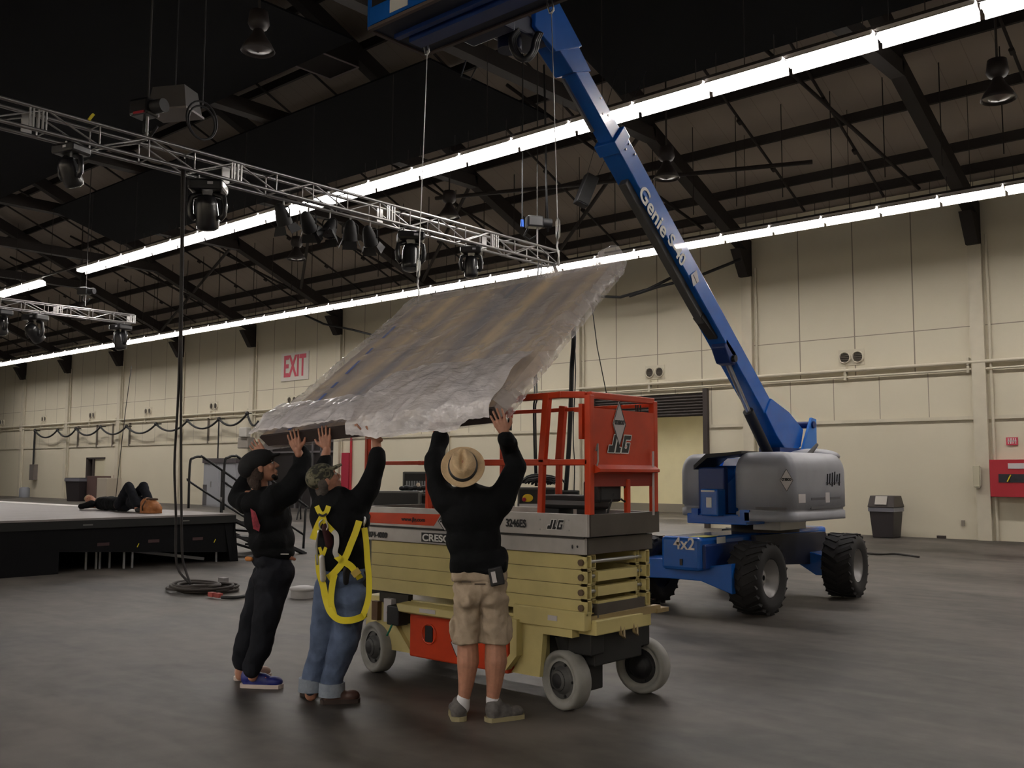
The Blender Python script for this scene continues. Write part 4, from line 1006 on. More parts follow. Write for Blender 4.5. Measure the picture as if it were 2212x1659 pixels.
wire(W1b, W1t, 'thin steel wire from the basket to the left end of the wrapped panel'); wire(W2b, W2t, 'thin steel wire from the basket to the right end of the wrapped panel')
# panel corners (upper face): bottom left, bottom right, top right, top left
PA = PY(553, 940, 4.38); PB = PY(1070, 876, 4.72); PC = PY(1328, 562, 6.28); PD = PY(893, 652, 6.18)
nrmP = (PB-PA).cross(PD-PA).normalized(); nrmP = nrmP if nrmP.z > 0 else -nrmP
TH = .13
T = thing('wrapped_panel', 'large wall panel wrapped in crumpled clear plastic, hanging tilted over the three men', 'panel', (PA+PB+PC+PD)/4)
def Q(u, v): return PA.lerp(PB, u).lerp(PD.lerp(PC, u), v)
uax = (PB-PA).normalized(); vax = (PD-PA).normalized()
# striped board inside
pm = bpy.data.materials.new('blurred_board'); pm.use_nodes = True; nt = pm.node_tree; b_ = nt.nodes['Principled BSDF']; b_.inputs['Roughness'].default_value = .5
tc = nt.nodes.new('ShaderNodeTexCoord'); mp = nt.nodes.new('ShaderNodeMapping'); mp.inputs['Scale'].default_value = (2.9, .16, .16); n1 = nt.nodes.new('ShaderNodeTexNoise'); n1.inputs['Scale'].default_value = 1.3; n1.inputs['Detail'].default_value = 2; n1.inputs['Distortion'].default_value = .15
mp.inputs['Rotation'].default_value = (0, 0, .04)
rp = nt.nodes.new('ShaderNodeValToRGB'); rp.color_ramp.elements[0].position = .34; rp.color_ramp.elements[1].position = .66
rp.color_ramp.elements[0].color = (.22, .24, .32, 1); rp.color_ramp.elements[1].color = (.85, .68, .44, 1); e_ = rp.color_ramp.elements.new(.48); e_.color = (.55, .46, .38, 1)
nt.links.new(tc.outputs['Object'], mp.inputs[0]); nt.links.new(mp.outputs[0], n1.inputs['Vector']); nt.links.new(n1.outputs[0], rp.inputs[0]); nt.links.new(rp.outputs[0], b_.inputs['Base Color'])
mb = MB(); N = 8
up = [Q(i/N, 0) for i in range(N+1)]
c4 = [Q(.012, .012), Q(.988, .012), Q(.988, .985), Q(.012, .985)]
mb.prism([p - nrmP*.02 for p in c4], -nrmP*(TH-.03))
mb.build('board', pm, T, world=True)
MB().prism([Q(.01, .0) - nrmP*.02, Q(.985, .0) - nrmP*.02, Q(.985, .0) - nrmP*TH, Q(.03, .0) - nrmP*(TH-.02)], vax*.03).build('edge_shade_strip', mat('painted_edge_shade', (.055, .042, .040), .6), T, world=True)  # dark strip paints the shade of the downward-facing lower edge
# blue tape along the left edge
mb = MB()
for v0, v1 in ((.02, .1), (.16, .26), (.30, .34), (.40, .5), (.55, .6), (.68, .78)):
    a, b = Q(.09+.1*(.5-v0), v0), Q(.09+.1*(.5-v1), v1); mb.bar(a - nrmP*.012, b - nrmP*.012, .03, .002, nrmP)
mb.build('blue_tape', mat('blue_tape', (.03, .12, .55), .5), T, world=True)
# plastic film
pf = bpy.data.materials.new('clear_plastic_film'); pf.use_nodes = True; nt = pf.node_tree; pb = nt.nodes['Principled BSDF']
pb.inputs['Base Color'].default_value = (.92, .88, .90, 1); pb.inputs['Roughness'].default_value = .16; pb.inputs['Specular IOR Level'].default_value = .9
tr = nt.nodes.new('ShaderNodeBsdfTransparent'); tl = nt.nodes.new('ShaderNodeBsdfTranslucent'); tl.inputs[0].default_value = (.8, .76, .78, 1)
m1 = nt.nodes.new('ShaderNodeMixShader'); m2 = nt.nodes.new('ShaderNodeMixShader'); out = nt.nodes['Material Output']
tc = nt.nodes.new('ShaderNodeTexCoord')
n1 = nt.nodes.new('ShaderNodeTexNoise'); n1.inputs['Scale'].default_value = 3.2; n1.inputs['Detail'].default_value = 6; n1.inputs['Distortion'].default_value = .9
mpf = nt.nodes.new('ShaderNodeMapping'); mpf.inputs['Rotation'].default_value = (0, 0, .5); mpf.inputs['Scale'].default_value = (1.0, 5.5, 5.5)
nt.links.new(tc.outputs['Object'], mpf.inputs[0])
n2 = nt.nodes.new('ShaderNodeTexNoise'); n2.inputs['Scale'].default_value = 2.2; n2.inputs['Detail'].default_value = 5; n2.inputs['Distortion'].default_value = 1.5
bp = nt.nodes.new('ShaderNodeBump'); bp.inputs['Strength'].default_value = 1.0; bp.inputs['Distance'].default_value = .04
pb.inputs['Coat Weight'].default_value = .6; pb.inputs['Coat Roughness'].default_value = .05
ad = nt.nodes.new('ShaderNodeMath'); ad.operation = 'MULTIPLY_ADD'; ad.inputs[1].default_value = .35
nt.links.new(mpf.outputs[0], n1.inputs['Vector']); nt.links.new(tc.outputs['Object'], n2.inputs['Vector'])
n3 = nt.nodes.new('ShaderNodeTexNoise'); n3.inputs['Scale'].default_value = 17; n3.inputs['Detail'].default_value = 3; n3.inputs['Distortion'].default_value = 1.0
nt.links.new(tc.outputs['Object'], n3.inputs['Vector']); ad3 = nt.nodes.new('ShaderNodeMath'); ad3.operation = 'MULTIPLY_ADD'; ad3.inputs[1].default_value = .16
nt.links.new(n1.outputs[0], ad.inputs[0]); nt.links.new(n2.outputs[0], ad.inputs[2]); nt.links.new(n3.outputs[0], ad3.inputs[0]); nt.links.new(ad.outputs[0], ad3.inputs[2]); nt.links.new(ad3.outputs[0], bp.inputs['Height']); nt.links.new(bp.outputs[0], pb.inputs['Normal'])
mr = nt.nodes.new('ShaderNodeMapRange'); mr.inputs[1].default_value = .35; mr.inputs[2].default_value = .7; mr.inputs[3].default_value = .80; mr.inputs[4].default_value = .50
nt.links.new(n2.outputs[0], mr.inputs[0])
nt.links.new(pb.outputs[0], m1.inputs[1]); nt.links.new(tl.outputs[0], m1.inputs[2]); m1.inputs[0].default_value = .12
nt.links.new(mr.outputs[0], m2.inputs[0]); nt.links.new(m1.outputs[0], m2.inputs[1]); nt.links.new(tr.outputs[0], m2.inputs[2]); nt.links.new(m2.outputs[0], out.inputs[0])
FILM = pf
def crumple(p, amp, sc=1.0, seed=0):
    q = p*sc + Vector((seed, seed*2.3, 0))
    return amp*(noise.noise(q*1.2) + .8*(1-abs(noise.noise(q*3.1))*2) + .45*(1-abs(noise.noise(q*7.3))*2))
mb = MB(); NU, NV, NS = 110, 130, 10
uax = (PB-PA).normalized(); vax = (PD-PA).normalized()
# closed wrap: cross loops around the board (top, right side, underside, left side) swept along v
ringn = None; verts = []
for j in range(NV+1):
    v = j/NV; ring = []
    endtaper = 1 - .0*v
    def top(u): return Q(u, v)
    for i in range(NU+1):
        u = i/NU; p = Q(u, v); edge = min(u, 1-u, v*.8, 1-v)
        rise = .012 + crumple(Vector((p.x*.9+p.y*.35, p.y*.45, p.z*.5)), .006, 1.3) + (.03*math.exp(-((u-1)/.06)**2)*(1+noise.noise(p*9)))*.5
        near_e = math.exp(-(u/.03)**2) + math.exp(-((1-u)/.05)**2) + .7*math.exp(-(v/.06)**2)
        rise += near_e*.011*(1-2*abs(noise.noise(p*19)))
        lifts = 0
        for wp in (W1b, W2b): lifts += .05*math.exp(-((p-wp).length/.13)**2)
        ring.append(p + nrmP*(rise+lifts))
    for i in range(1, NS):
        f = i/NS; p = Q(1, v) - nrmP*TH*f
        ring.append(p + uax*(.02 + .03*math.sin(PI*f) + crumple(Vector((p.x, p.y*2.2, p.z*2.2)), .014, 2.2, 5) + .010*(1-2*abs(noise.noise(p*17)))))
    for i in range(NU, -1, -6):
        p = Q(i/NU, v) - nrmP*TH; ring.append(p - nrmP*(.008 + crumple(p, .006, 1.5, 9)))
    for i in range(NS-1, 0, -1):
        f = i/NS; p = Q(0, v) - nrmP*TH*f; ring.append(p - uax*(.012 + crumple(p, .014, 2.5, 3)))
    verts += ring; ringn = len(ring)
faces = [(j*ringn+i, j*ringn+(i+1) % ringn, (j+1)*ringn+(i+1) % ringn, (j+1)*ringn+i) for j in range(NV) for i in range(ringn)]
vb = MB(); vb._add(verts, faces, True)
# end closures
for j in (NV,):
    rg = verts[j*ringn:(j+1)*ringn]; c = sum(rg, Vector())/ringn; sgn = -1 if j == 0 else 1
    vb._add(rg + [c + vax*sgn*.03], [(i, (i+1) % ringn, ringn) for i in range(ringn)], True)
bmesh.ops.remove_doubles(vb.bm, verts=vb.bm.verts, dist=.0005)
vb.build('plastic_film', FILM, T, world=True)
# bunched corner at the top right
mb = MB(); c = Q(.985, .99)
mb.ell(c + uax*.0, .1, n=40, m=28); mb.ell(c - uax*.35 - vax*.02 + nrmP*-.03, (.28, .09, .09), n=40, m=20)
for v_ in mb.bm.verts: v_.co += (v_.co-c).normalized()*crumple(v_.co, .022, 4.5, 2)
mb.build('bunched_film', FILM, T, world=True)
# loose skirt of film over the lower edge
FILM2 = FILM.copy(); FILM2.name = 'milky_plastic_film'
for nd in FILM2.node_tree.nodes:
    if nd.type == 'MAP_RANGE': nd.inputs[3].default_value = .38; nd.inputs[4].default_value = .08
FILM2.node_tree.nodes['Principled BSDF'].inputs['Base Color'].default_value = (.97, .94, .98, 1)
def skirt(u0, u1, name, drop, seed, out_=.06, vin=.12, n=80, m=26):
    mb = MB(); v = []
    for i in range(n+1):
        u = u0 + (u1-u0)*i/n; dp = drop((u-u0)/(u1-u0))
        for j in range(m+1):
            f = j/m
            if f < .45:
                g = f/.45; p = Q(u, vin*(1-g)) + nrmP*(.045 + .03*math.sin(g*PI)); 
            else:
                g = (f-.45)/.55; a = g*1.25
                p = Q(u, 0) + nrmP*.045 - vax*(out_*math.sin(min(a*1.3, 1.57))) + Vector((0, 0, -dp*g*g*.9)) - nrmP*dp*.25*g
            p = p + nrmP*crumple(p, .020, 1.9, seed) - vax*crumple(p, .012, 3.3, seed+4)
            v.append(p)
    f = [(i*(m+1)+j, (i+1)*(m+1)+j, (i+1)*(m+1)+j+1, i*(m+1)+j+1) for i in range(n) for j in range(m)]
    mb._add(v, f, True); return mb.build(name, FILM2, T, world=True, fix=False)
skirt(-.01, .46, 'loose_film', lambda t: .012, 1, .02, .16)
skirt(.44, 1.0, 'loose_film', lambda t: .085 + .045*math.sin(PI*min(1, t*1.2)) + .04*math.exp(-((t-.72)/.1)**2) - .01*max(0, t-.80)*4, 8, .05, .30)

# ================================================================ TRUSSES, STAGE LIGHTS
def truss(X, y0, y1, zc, sz, lab, sec=2.7, joints=()):
    t = thing('lighting_truss', lab, 'truss', (X, y0, zc)); h = sz/2
    for sx in (-h, h):
        for sz_ in (-h, h): MB().tube((X+sx, y0, zc+sz_), (X+sx, y1, zc+sz_), .024, n=10).build('chord', ALU, t, world=True)
    mb = MB(); n = int((y1-y0)/.62); st = (y1-y0)/n
    for k in range(n):
        a = y0+k*st; b = a+st
        za, zb = (-h, h) if k % 2 else (h, -h)
        for sx in (-h, h):
            mb.tube((X+sx, a, zc+za), (X+sx, b, zc+zb), .012, n=6); mb.tube((X+sx, b, zc-h), (X+sx, b, zc+h), .010, n=6)
        for s2 in (-h, h): mb.tube((X-h, b, zc+s2), (X+h, b, zc+s2), .009, n=6)
    mb.build('bracing', ALU, t, world=True)
    for yj in joints:
        PL = mat('polished_plate', (.8, .79, .78), .25, .6)
        for d in (-.07, -.03, .03, .08): MB().box(X+h-.012, X+h+.012, yj+d-.010, yj+d+.010, zc-h, zc+h).build('joint_plate', PL, t, world=True)
        MB().box(X-h-.012, X-h+.012, yj-.06, yj+.06, zc-h, zc+h).build('joint_plate', PL, t, world=True)
    return t
TX = -11.8
truss(TX, 2.2, 14.6, 5.76, .27, 'long aluminium box truss crossing the upper left, carrying moving head lights', joints=(4.69, 7.41, 10.26, 12.75))
truss(-28.0, 8.6, 14.35, 6.18, .25, 'smaller aluminium truss end at the far left edge under the far lights', joints=(9.9, 12.1, 14.3))
TZ = 5.76-.135
HEADB = mat('moving_head_black', (.014, .014, .016), .3, coat=.4)
def moving_head(yaw, tilt, z, y, x, lab, sc=1.0, group='moving head lights on the trusses'):
    t = thing('moving_head_light', lab, 'stage light', (x, y, z), yaw, group)
    for sx in (-.1, .1):
        MB().tube((sx*sc, 0, .03), (sx*sc, 0, -.06*sc), .012, n=8).build('clamp', ZINC, t)
    MB().box(-.19*sc, .19*sc, -.16*sc, .16*sc, -.17*sc, -.05*sc).build('base', HEADB, t, bevel=.03*sc)
    mb = MB()
    for sx in (-1, 1):
        mb.path([(sx*.06*sc, 0, -.18*sc), (sx*.17*sc, 0, -.22*sc), (sx*.185*sc, 0, -.32*sc), (sx*.175*sc, 0, -.42*sc), (sx*.13*sc, 0, -.47*sc)], .035*sc, 10)
    mb.build('yoke', HEADB, t)
    Mh = Matrix.Translation((0, 0, -.40*sc)) @ Matrix.Rotation(tilt, 4, 'X')
    q = MB().lathe([(.03*sc, .20*sc), (.09*sc, .18*sc), (.115*sc, .10*sc), (.12*sc, 0), (.125*sc, -.12*sc), (.115*sc, -.17*sc), (.10*sc, -.18*sc)], Mh, 24).build('head', HEADB, t)
    MB().lathe([(.10*sc, -.178*sc), (.07*sc, -.195*sc), (.01*sc, -.20*sc)], Mh, 20).build('lens', LENS, q)
    MB().box(.03*sc, .09*sc, -.165*sc, -.158*sc, -.12*sc, -.09*sc).build('display', mat('display_pale', (.5, .5, .55), .4), t)
    return t
moving_head(.3, .5, TZ, 5.18, TX, 'black moving head light on the long truss, leftmost of its row, with narrow post-like body', .95)
moving_head(.8, .35, TZ, 7.06, TX, 'black moving head light with shiny round head, second from left on the long truss', 1.25)
moving_head(.9, -.25, TZ, 10.83, TX, 'black moving head light on the truss, hanging beside the left suspension wire', 1.2)
moving_head(.7, .1, TZ, 12.28, TX, 'black moving head light on the truss just above the wrapped panel')
moving_head(.4, .9, 6.05, 11.5, -28, 'grey moving head light on the small truss at the far left', 1.5)
moving_head(.2, .2, 6.05, 14.0, -28, 'dark moving head light at the end of the small truss, over the far light row', 1.4)
moving_head(.2, .2, 6.05, 10.6, -28, 'moving head light cut off by the left picture edge on the small truss', 1.3)
def par_can(y, yaw, tilt, lab, z=TZ):
    t = thing('spotlight', lab, 'stage light', (TX, y, z), yaw, 'spotlights in a cluster under the truss')
    MB().tube((0, 0, .02), (0, 0, -.10), .014, n=8).build('clamp', ZINC, t)
    MB().path([(-.12, 0, -.26), (-.12, 0, -.14), (-.09, 0, -.10), (.09, 0, -.10), (.12, 0, -.14), (.12, 0, -.26)], .012, 6).build('yoke', BLACK, t)
    Mh = Matrix.Translation((0, 0, -.26)) @ Matrix.Rotation(tilt, 4, 'X')
    q = MB().lathe([(.03, .22), (.07, .18), (.09, .10), (.11, 0), (.115, -.10)], Mh, 18).build('can', BLACK, t)
    MB().lathe([(.105, -.101), (.01, -.10)], Mh, 16, closed=False).build('lens', LENS, q)
    for k in range(4):
        M2 = Mh @ Matrix.Rotation(PI/2*k, 4, 'Z'); MB().prism([M2 @ Vector(v) for v in ((.115, -.09, -.10), (.115, .09, -.10), (.17, .12, -.22), (.17, -.12, -.22))], (M2.to_3x3() @ Vector((.004, 0, 0)))).build('barn_door', BLACK, q)
for i, (y, yw, tl) in enumerate(((8.3, .2, .5), (8.75, .6, .9), (9.15, .4, -.6), (9.55, .9, .4), (9.95, .5, .7))):
    par_can(y, yw, tl, 'black spotlight with barn doors under the long truss, %s from the left in its cluster' % ['first', 'second', 'third', 'fourth', 'fifth'][i], TZ-.06)
t = thing('spotlight_bar', 'short silver bar fixed under the long truss, holding the cluster of spotlights', 'bar', (TX, 9.2, TZ-.04))
MB().tube((0, -1.2, 0), (0, 1.15, 0), .022).build('tube', ALU, t); MB().tube((.1, -.9, .03), (.1, .6, .03), .02).build('tube', ALU, t)
for i, (p, lab, yw) in enumerate((((TX, 6.15, 6.25), 'chain hoist with a red strap above the long truss, upper left', .3), ((TX, 14.1, 6.30), 'chain hoist with bright blue cable plug above the right end of the long truss', 1.0), ((-28, 12.9, 6.75), 'dark chain hoist above the small truss at the left', .5))):
    t = thing('chain_hoist', lab, 'hoist', p, yw, 'chain hoists holding the trusses')
    MB().box(-.22, .10, -.12, .12, -.02, .20).build('body', HEADB, t, bevel=.03)
    MB().tube((.10, 0, .09), (.28, 0, .09), .09, n=16).build('motor', BLACK, t)
    MB().tube((0, 0, -.35), (0, 0, 0), .015).build('load_chain', ZINC, t)
    MB().tube((0, 0, .2), (0, 0, 3.8), .012, n=6).build('chain', DARK, t)
    MB().path([(-.15, .1, 0), (-.22, .16, -.15), (-.1, .16, -.22), (.05, .12, -.12)], .02, 6).build('chain_bag', BLACK, t)
    if i == 0: MB().bar((-.12, -.125, .0), (.06, -.125, .0), .02, .03).build('strap', RED, t)
    if i == 1: MB().tube((-.30, 0, -.02), (-.30, 0, .12), .04, .03).build('plug', mat('plug_blue', (.02, .12, .6), .4), t); MB().tube((-.30, 0, .12), (-.30, 0, 3.8), .015, n=6).build('cable', BLACK, t)
# pale grey box hanging near the hoist
p = PX_(378, 220, -12.6)
t = thing('hanging_box', 'pale grey flared box hanging above the long truss, right of the chain hoist', 'box', p, .5)
MB()._add([Vector((sx*a*.5, sy*a*.35, z)) for z, a in ((-.17, .62), (.17, .5)) for sx, sy in ((-1, -1), (1, -1), (1, 1), (-1, 1))], [(3, 2, 1, 0), (4, 5, 6, 7), (0, 1, 5, 4), (1, 2, 6, 5), (2, 3, 7, 6), (3, 0, 4, 7)]).build('box', mat('hanging_grey', (.06, .055, .055), .6), t)
MB().box(-.33, .33, -.24, .24, -.20, -.17).build('lip', mat('hanging_lip', (.2, .18, .18), .5), t)
MB().tube((0, 0, .17), (0, 0, 3.3), .01, n=6).build('hanging_wire', BLACK, t)
p = PX_(436, 265, TX+.1)
t = thing('cable_loop', 'loop of black cable hanging above the long truss', 'cable', p)
for r_, dz in ((.20, 0), (.23, .03)):
    MB().path([(0, r_*math.sin(a), dz + r_*1.15*math.cos(a)) for a in [2*PI*k/24 for k in range(24)]], .014, 6, closed=True).build('loop', BLACK, t)
MB().tube((0, 0, .2), (0, 0, 3.6), .01, n=6).build('hanging_wire', BLACK, t)
# cables falling from the truss to the coil on the floor
coil = PZ(440, 1277, 0)
for i, (dx, dy, lab) in enumerate(((0, 0, 'black cable from the long truss to the floor coil, right one of the pair'), (-.10, -.06, 'black cable from the long truss to the floor coil, left one of the pair'))):
    top = PX_(399, 345, TX+.13); d = 9.6
    pts = [(top.x+dx*.3, top.y+dy*.3, 5.75)]
    a = P(392 - i*3, 700, (top.x*FWD.x+top.y*FWD.y)+ .25); 
    g = [P(391-i*14, 1000, 13.0), P(378+i*0 + (14 if i == 0 else 2), 1110, 13.0), P(394 if i == 0 else 380, 1200, 13.0), P(402 if i == 0 else 388, 1235, 13.0), P(412, 1262, 12.95)]
    mb = MB().path(cat([Vector(pts[0]), P(393-i*3, 650, 13.0), P(391-i*6, 850, 13.0)] + g), .017, 8)
    o = mb.build('hanging_cable', mat('cable_black', (.018, .015, .015), .6)); tag(o, lab, 'cable', 'two cables from the truss to the floor coil')
t = thing('cable_coil', 'flat heap of coiled black cable with white and red tape, on the floor', 'cable', (coil.x, coil.y, 0))
mb = MB()
random.seed(11)
for k in range(9):
    r_ = random.uniform(.26, .44); cx_, cy_ = random.uniform(-.10, .12), random.uniform(-.08, .1); z = .02 + .010*k
    mb.path([(cx_ + r_*1.15*math.cos(a)+.02*math.sin(3*a+k), cy_ + r_*math.sin(a)+.02*math.cos(2*a+k), z + .01*math.sin(2*a+k)) for a in [2*PI*j/28 for j in range(28)]], .018, 6, closed=True)
mb.build('coils', mat('coil_dark', (.05, .042, .038), .7), t)
ca, cb = PZ(385, 1272, 0), PZ(410, 1277, 0)
q = MB().path([ca - t.location + Vector((0, 0, .03)), cb - t.location + Vector((0, 0, .04)), Vector((-.2, -.1, .06))], .030).build('striped_end', BLACK, t)
mb = MB(); dv = (cb-ca).normalized(); a0 = ca - t.location + Vector((0, 0, .03))
for k in (.04, .14): mb.tube(a0+dv*k, a0+dv*(k+.03), .032)
mb.build('white_tape', WHITE, q)
for px, py in ((458, 1287), (472, 1289)):
    p = PZ(px, py, .03) - t.location; MB().box(p.x-.05, p.x+.05, p.y-.03, p.y+.03, .02, .075).build('red_tape', mat('tape_red', (.35, .06, .05), .6), t)
p = PZ(482, 1262, .05) - t.location; MB().box(p.x-.07, p.x+.07, p.y-.04, p.y+.04, .03, .14).build('grey_connector', mat('connector_grey', (.2, .19, .19), .6), t)
mb = MB().path(cat([PZ(478, 1290, .03), PZ(505, 1291, .025), PZ(530, 1287, .025), PZ(560, 1278, .02), PZ(600, 1268, .02)]), .022, 8)
o = mb.build('floor_cable', BLACK); tag(o, 'thick black cable running from the coil behind the standing men', 'cable')
p = PZ(634, 1293, 0)
t = thing('white_drum', 'low round pale grey drum with a lid, on the floor between two standing men', 'drum', (p.x, p.y+.14, 0))
MB().lathe([(.15, 0), (.15, .10)]).build('drum', mat('drum_pale', (.34, .33, .32), .6), t); MB().lathe([(.165, .10), (.17, .115), (.165, .13), (.1, .145), (.01, .15)]).build('lid', mat('lid_pale', (.45, .44, .44), .5), t)

# ================================================================ STAGE
SX0, SX1, SY0, SY1, SZ = -40.0, -15.5, 1.5, 10.05, .85
t = thing('stage', 'low black-skirted stage platform with grey top at the left', 'stage', (SX1, SY1, 0))
STOP = mat('stage_top_grey', (.19, .17, .165), .5, 0, .12, 2)
MB().box(SX0, SX1, SY0, SY1, SZ-.03, SZ).build('deck', STOP, t, world=True)
MB().box(SX0, SX1+.01, SY0, SY1, SZ-.16, SZ-.03).build('edge_frame', mat('edge_black', (.006, .006, .006), .8), t, world=True)
SK = mat('stage_skirt_black', (.008, .008, .009), .9, spec=.1)
MB().box(SX1-.03, SX1, SY0, 6.9, 0, SZ-.16).build('skirt', SK, t, world=True)
MB().prism([(SX1-.05, 6.9, .34), (SX1-.05, SY1, .16), (SX1-.05, SY1, SZ-.16), (SX1-.05, 6.9, SZ-.16)], (.03, 0, 0)).build('skirt', SK, t, world=True)
MB().prism([(SX1-.02, SY1-.22, SZ-.16), (SX1-.02, SY1, SZ-.16), (SX1+.06, SY1+.04, 0), (SX1+.02, SY1-.10, 0)], (-.02, 0, 0)).build('skirt', SK, t, world=True)
MB().box(SX0, SX1, SY1-.03, SY1, 0, SZ-.16).build('skirt', SK, t, world=True)
MB().box(SX1-4.5, SX1-4.47, SY0, SY1, 0, SZ-.16).build('skirt', SK, t, world=True)
for k, px in enumerate((186, 208, 216, 237, 268, 286, 467)):
    p = PX_(px, 1200, SX1-(.35 if k < 4 else .12)); MB().tube((p.x, p.y, 0), (p.x, p.y, .55), .02, n=8).build('leg', mat('leg_grey', (.22, .22, .23), .4, .4), t, world=True)
MB().bar(PX_(288, 1190, SX1-.25), PX_(440, 1207, SX1-.25), .03, .05).build('brace', mat('leg_grey', (.22, .22, .23)), t, world=True)
mb = MB()
for px, py in ((296, 1182), (462, 1172)): p = PX_(px, py, SX1-.02); mb.bar(p, p+Vector((0, .03, .06)), .01, .012)
mb.build('yellow_tape', YEL, t, world=True)
for px, py in ((332, 1168), (427, 1163), (223, 1175)): p = PX_(px, py, SX1-.02); MB().box(p.x-.005, p.x+.005, p.y-.10, p.y+.10, p.z-.03, p.z+.02).build('faded_label', mat('faded_red', (.05, .022, .022), .8), t, world=True)
for px, py in ((190, 1134), (400, 1125)): p = PX_(px, py, SX1+.012); MB().box(p.x-.004, p.x+.004, p.y-.08, p.y+.08, p.z-.01, p.z+.012).build('edge_label', mat('edge_grey', (.12, .12, .11), .7), t, world=True)
# stairs going down from the far edge
t = thing('stage_stairs', 'black metal stairs with two handrails at the end of the stage', 'stairs', (-16.2, SY1+.1, 0))
SXa, SXb = -17.15, -15.95; steps = 4; run = .36; y0 = SY1+.12
for sx in (SXa, SXb):
    MB().bar((sx, y0-.05, SZ-.06), (sx, y0+1.75, .0), .05, .14, (1, 0, 0)).build('stringer', BLACK, t, world=True)
    MB().bar((sx, y0+.0, SZ-.38), (sx, y0+1.45, .02), .04, .06, (1, 0, 0)).build('stringer', BLACK, t, world=True)
for k in range(4):
    z = SZ*(1-(k+1)/5); MB().box(SXa, SXb, y0+k*run+.1, y0+k*run+.40, z-.04, z).build('tread', BLACK, t, world=True)
for i, (sx, bx, by) in enumerate(((SXa, 405, 988), (SXb, 478, 985))):
    mb = MB(); zt = SZ+1.04
    pts = [(sx, y0-.10, SZ+.05), (sx, y0-.10, zt-.15), (sx, y0-.03, zt-.03), (sx, y0+.12, zt), (sx, y0+.3, zt-.08), (sx, y0+1.7, zt-.92), (sx, y0+1.75, zt-1.05), (sx, y0+1.72, .1)]
    mb.path(cat(pts, 4), .024, 8)
    mb.build('handrail', BLACK, t, world=True)
    MB().path(cat([(sx, y0-.10, SZ+.60), (sx, y0+.0, SZ+.50), (sx, y0+1.72, SZ-.48)], 4), .02, 8).build('lower_rail', BLACK, t, world=True)
    MB().bar((sx, y0+.62, SZ-.45), (sx, y0+.62, zt-.27), .05, .04, (0, 1, 0)).build('rail_post', BLACK, t, world=True)
    MB().bar((sx, y0+1.3, .1), (sx, y0+1.3, zt-.70), .05, .04, (0, 1, 0)).build('rail_post', BLACK, t, world=True)
    MB().ell((sx, y0+.62, SZ+.2), (.05, .06, .06)).build('clamp', ZINC, t, world=True)
o = MB().box(-26, -20.8, 9.55, 9.95, SZ, SZ+.004).build('white_paper_strip', mat('paper', (.7, .68, .66), .6)); tag(o, 'white strip lying along the far edge of the stage at the left', 'strip')

# ================================================================ ROAD CASES BEHIND THE SCISSOR LIFT
def case(px0, px1, pt, depth, lab, logo=None, d=.7, hgt=None, pale=False):
    a, b = P(px0, pt, depth), P(px1, pt, depth); c = (a+b)/2; wd = (b-a).length; ztop = c.z; rz = math.atan2(RIGHT.y, RIGHT.x)
    t = thing('road_case', lab, 'case', (c.x, c.y, 0), rz, 'black road cases behind the orange lift')
    MB().box(-wd/2, wd/2, 0, d, 0, ztop).build('body', CASEB, t, bevel=.01)
    mb = MB()
    for sx in (-1, 1):
        mb.box(sx*wd/2-.012, sx*wd/2+.012, -.008, .02, .02, ztop)
    mb.box(-wd/2, wd/2, -.008, .02, ztop-.02, ztop+.006); mb.build('edge_trim', mat('case_trim', (.12, .12, .12), .4, .5), t)
    MB().box(-wd/2, wd/2, -.006, .0, ztop-.33, ztop-.31).build('lid_seam', INK, t)
    if logo:
        q = MB().ell((logo*wd, -.008, ztop-.14), (.075, .004, .055), n=14, m=8).build('yellow_emblem', mat('emblem_yellow', (.75, .50, .02), .5), t)
        MB().ell((logo*wd-.05, -.012, ztop-.16), (.03, .003, .03), n=10, m=6).build('red_spot', RED, q)
        MB().box(logo*wd-.15, logo*wd+.15, -.007, -.003, ztop-.27, ztop-.22).build('grey_lettering', LABEL, t)
    return t
case(805, 905, 1062, 13.5, 'wide black road case with a yellow emblem, just right of the harnessed man', .0)
case(765, 803, 1064, 13.7, 'black road case partly hidden by the orange left end post', .2)
case(906, 955, 1068, 14.0, 'black road case behind the second orange post', .05)
case(1120, 1200, 1054, 13.6, 'black road case behind the hat man elbow, under the cable tangle', -.25)
case(1212, 1250, 1060, 14.4, 'black road case lid standing upright right of the orange rail posts')
case(962, 1110, 1075, 14.6, 'long black road case hidden behind the man in the hat')
t = case(872, 955, 1020, 15.2, 'tall black road case with white stencilled lettering and silver trims', None)
rzc = math.atan2(RIGHT.y, RIGHT.x)
mb = MB()
random.seed(5)
for i in range(14): x = -.26+.04*i; mb.box(x, x+.025, -.010, -.004, 1.40-.05*random.random(), 1.47)
for i in range(10): x = -.2+.045*i; mb.box(x, x+.03, -.010, -.004, 1.30, 1.345)
mb.build('stencilled_lettering', mat('stencil', (.30, .31, .32), .6), t)
# tangle of cables on the cases
random.seed(21)
c = P(1172, 1050, 13.8)
t = thing('cable_tangle', 'tangled heap of black cables on top of the road case, right of the hat man', 'cable', c)
mb = MB()
for k in range(16):
    r_ = random.uniform(.10, .24); tx = random.uniform(-.12, .12); ph = random.uniform(0, 6); til = random.uniform(.3, 1.2)
    mb.path([c + RIGHT*(tx + r_*math.cos(a)) + Vector((0, 0, .02 + r_*.6*abs(math.sin(a))*math.sin(til))) + FWD*(.2+.15*math.sin(a+ph)) for a in [2*PI*j/16 for j in range(16)]], .014, 5, closed=True)
mb.build('loops', BLACK, t, world=True)
c = P(900, 1058, 13.7)
t = thing('small_gear', 'small dark tools and a pale cap lying on the wide road case', 'tools', c)
mb = MB()
for k in range(6): mb.ell(c + RIGHT*(-.2+.06*k) + Vector((0, 0, .02+.01*(k % 2))), (.05, .05, .035), n=8, m=6)
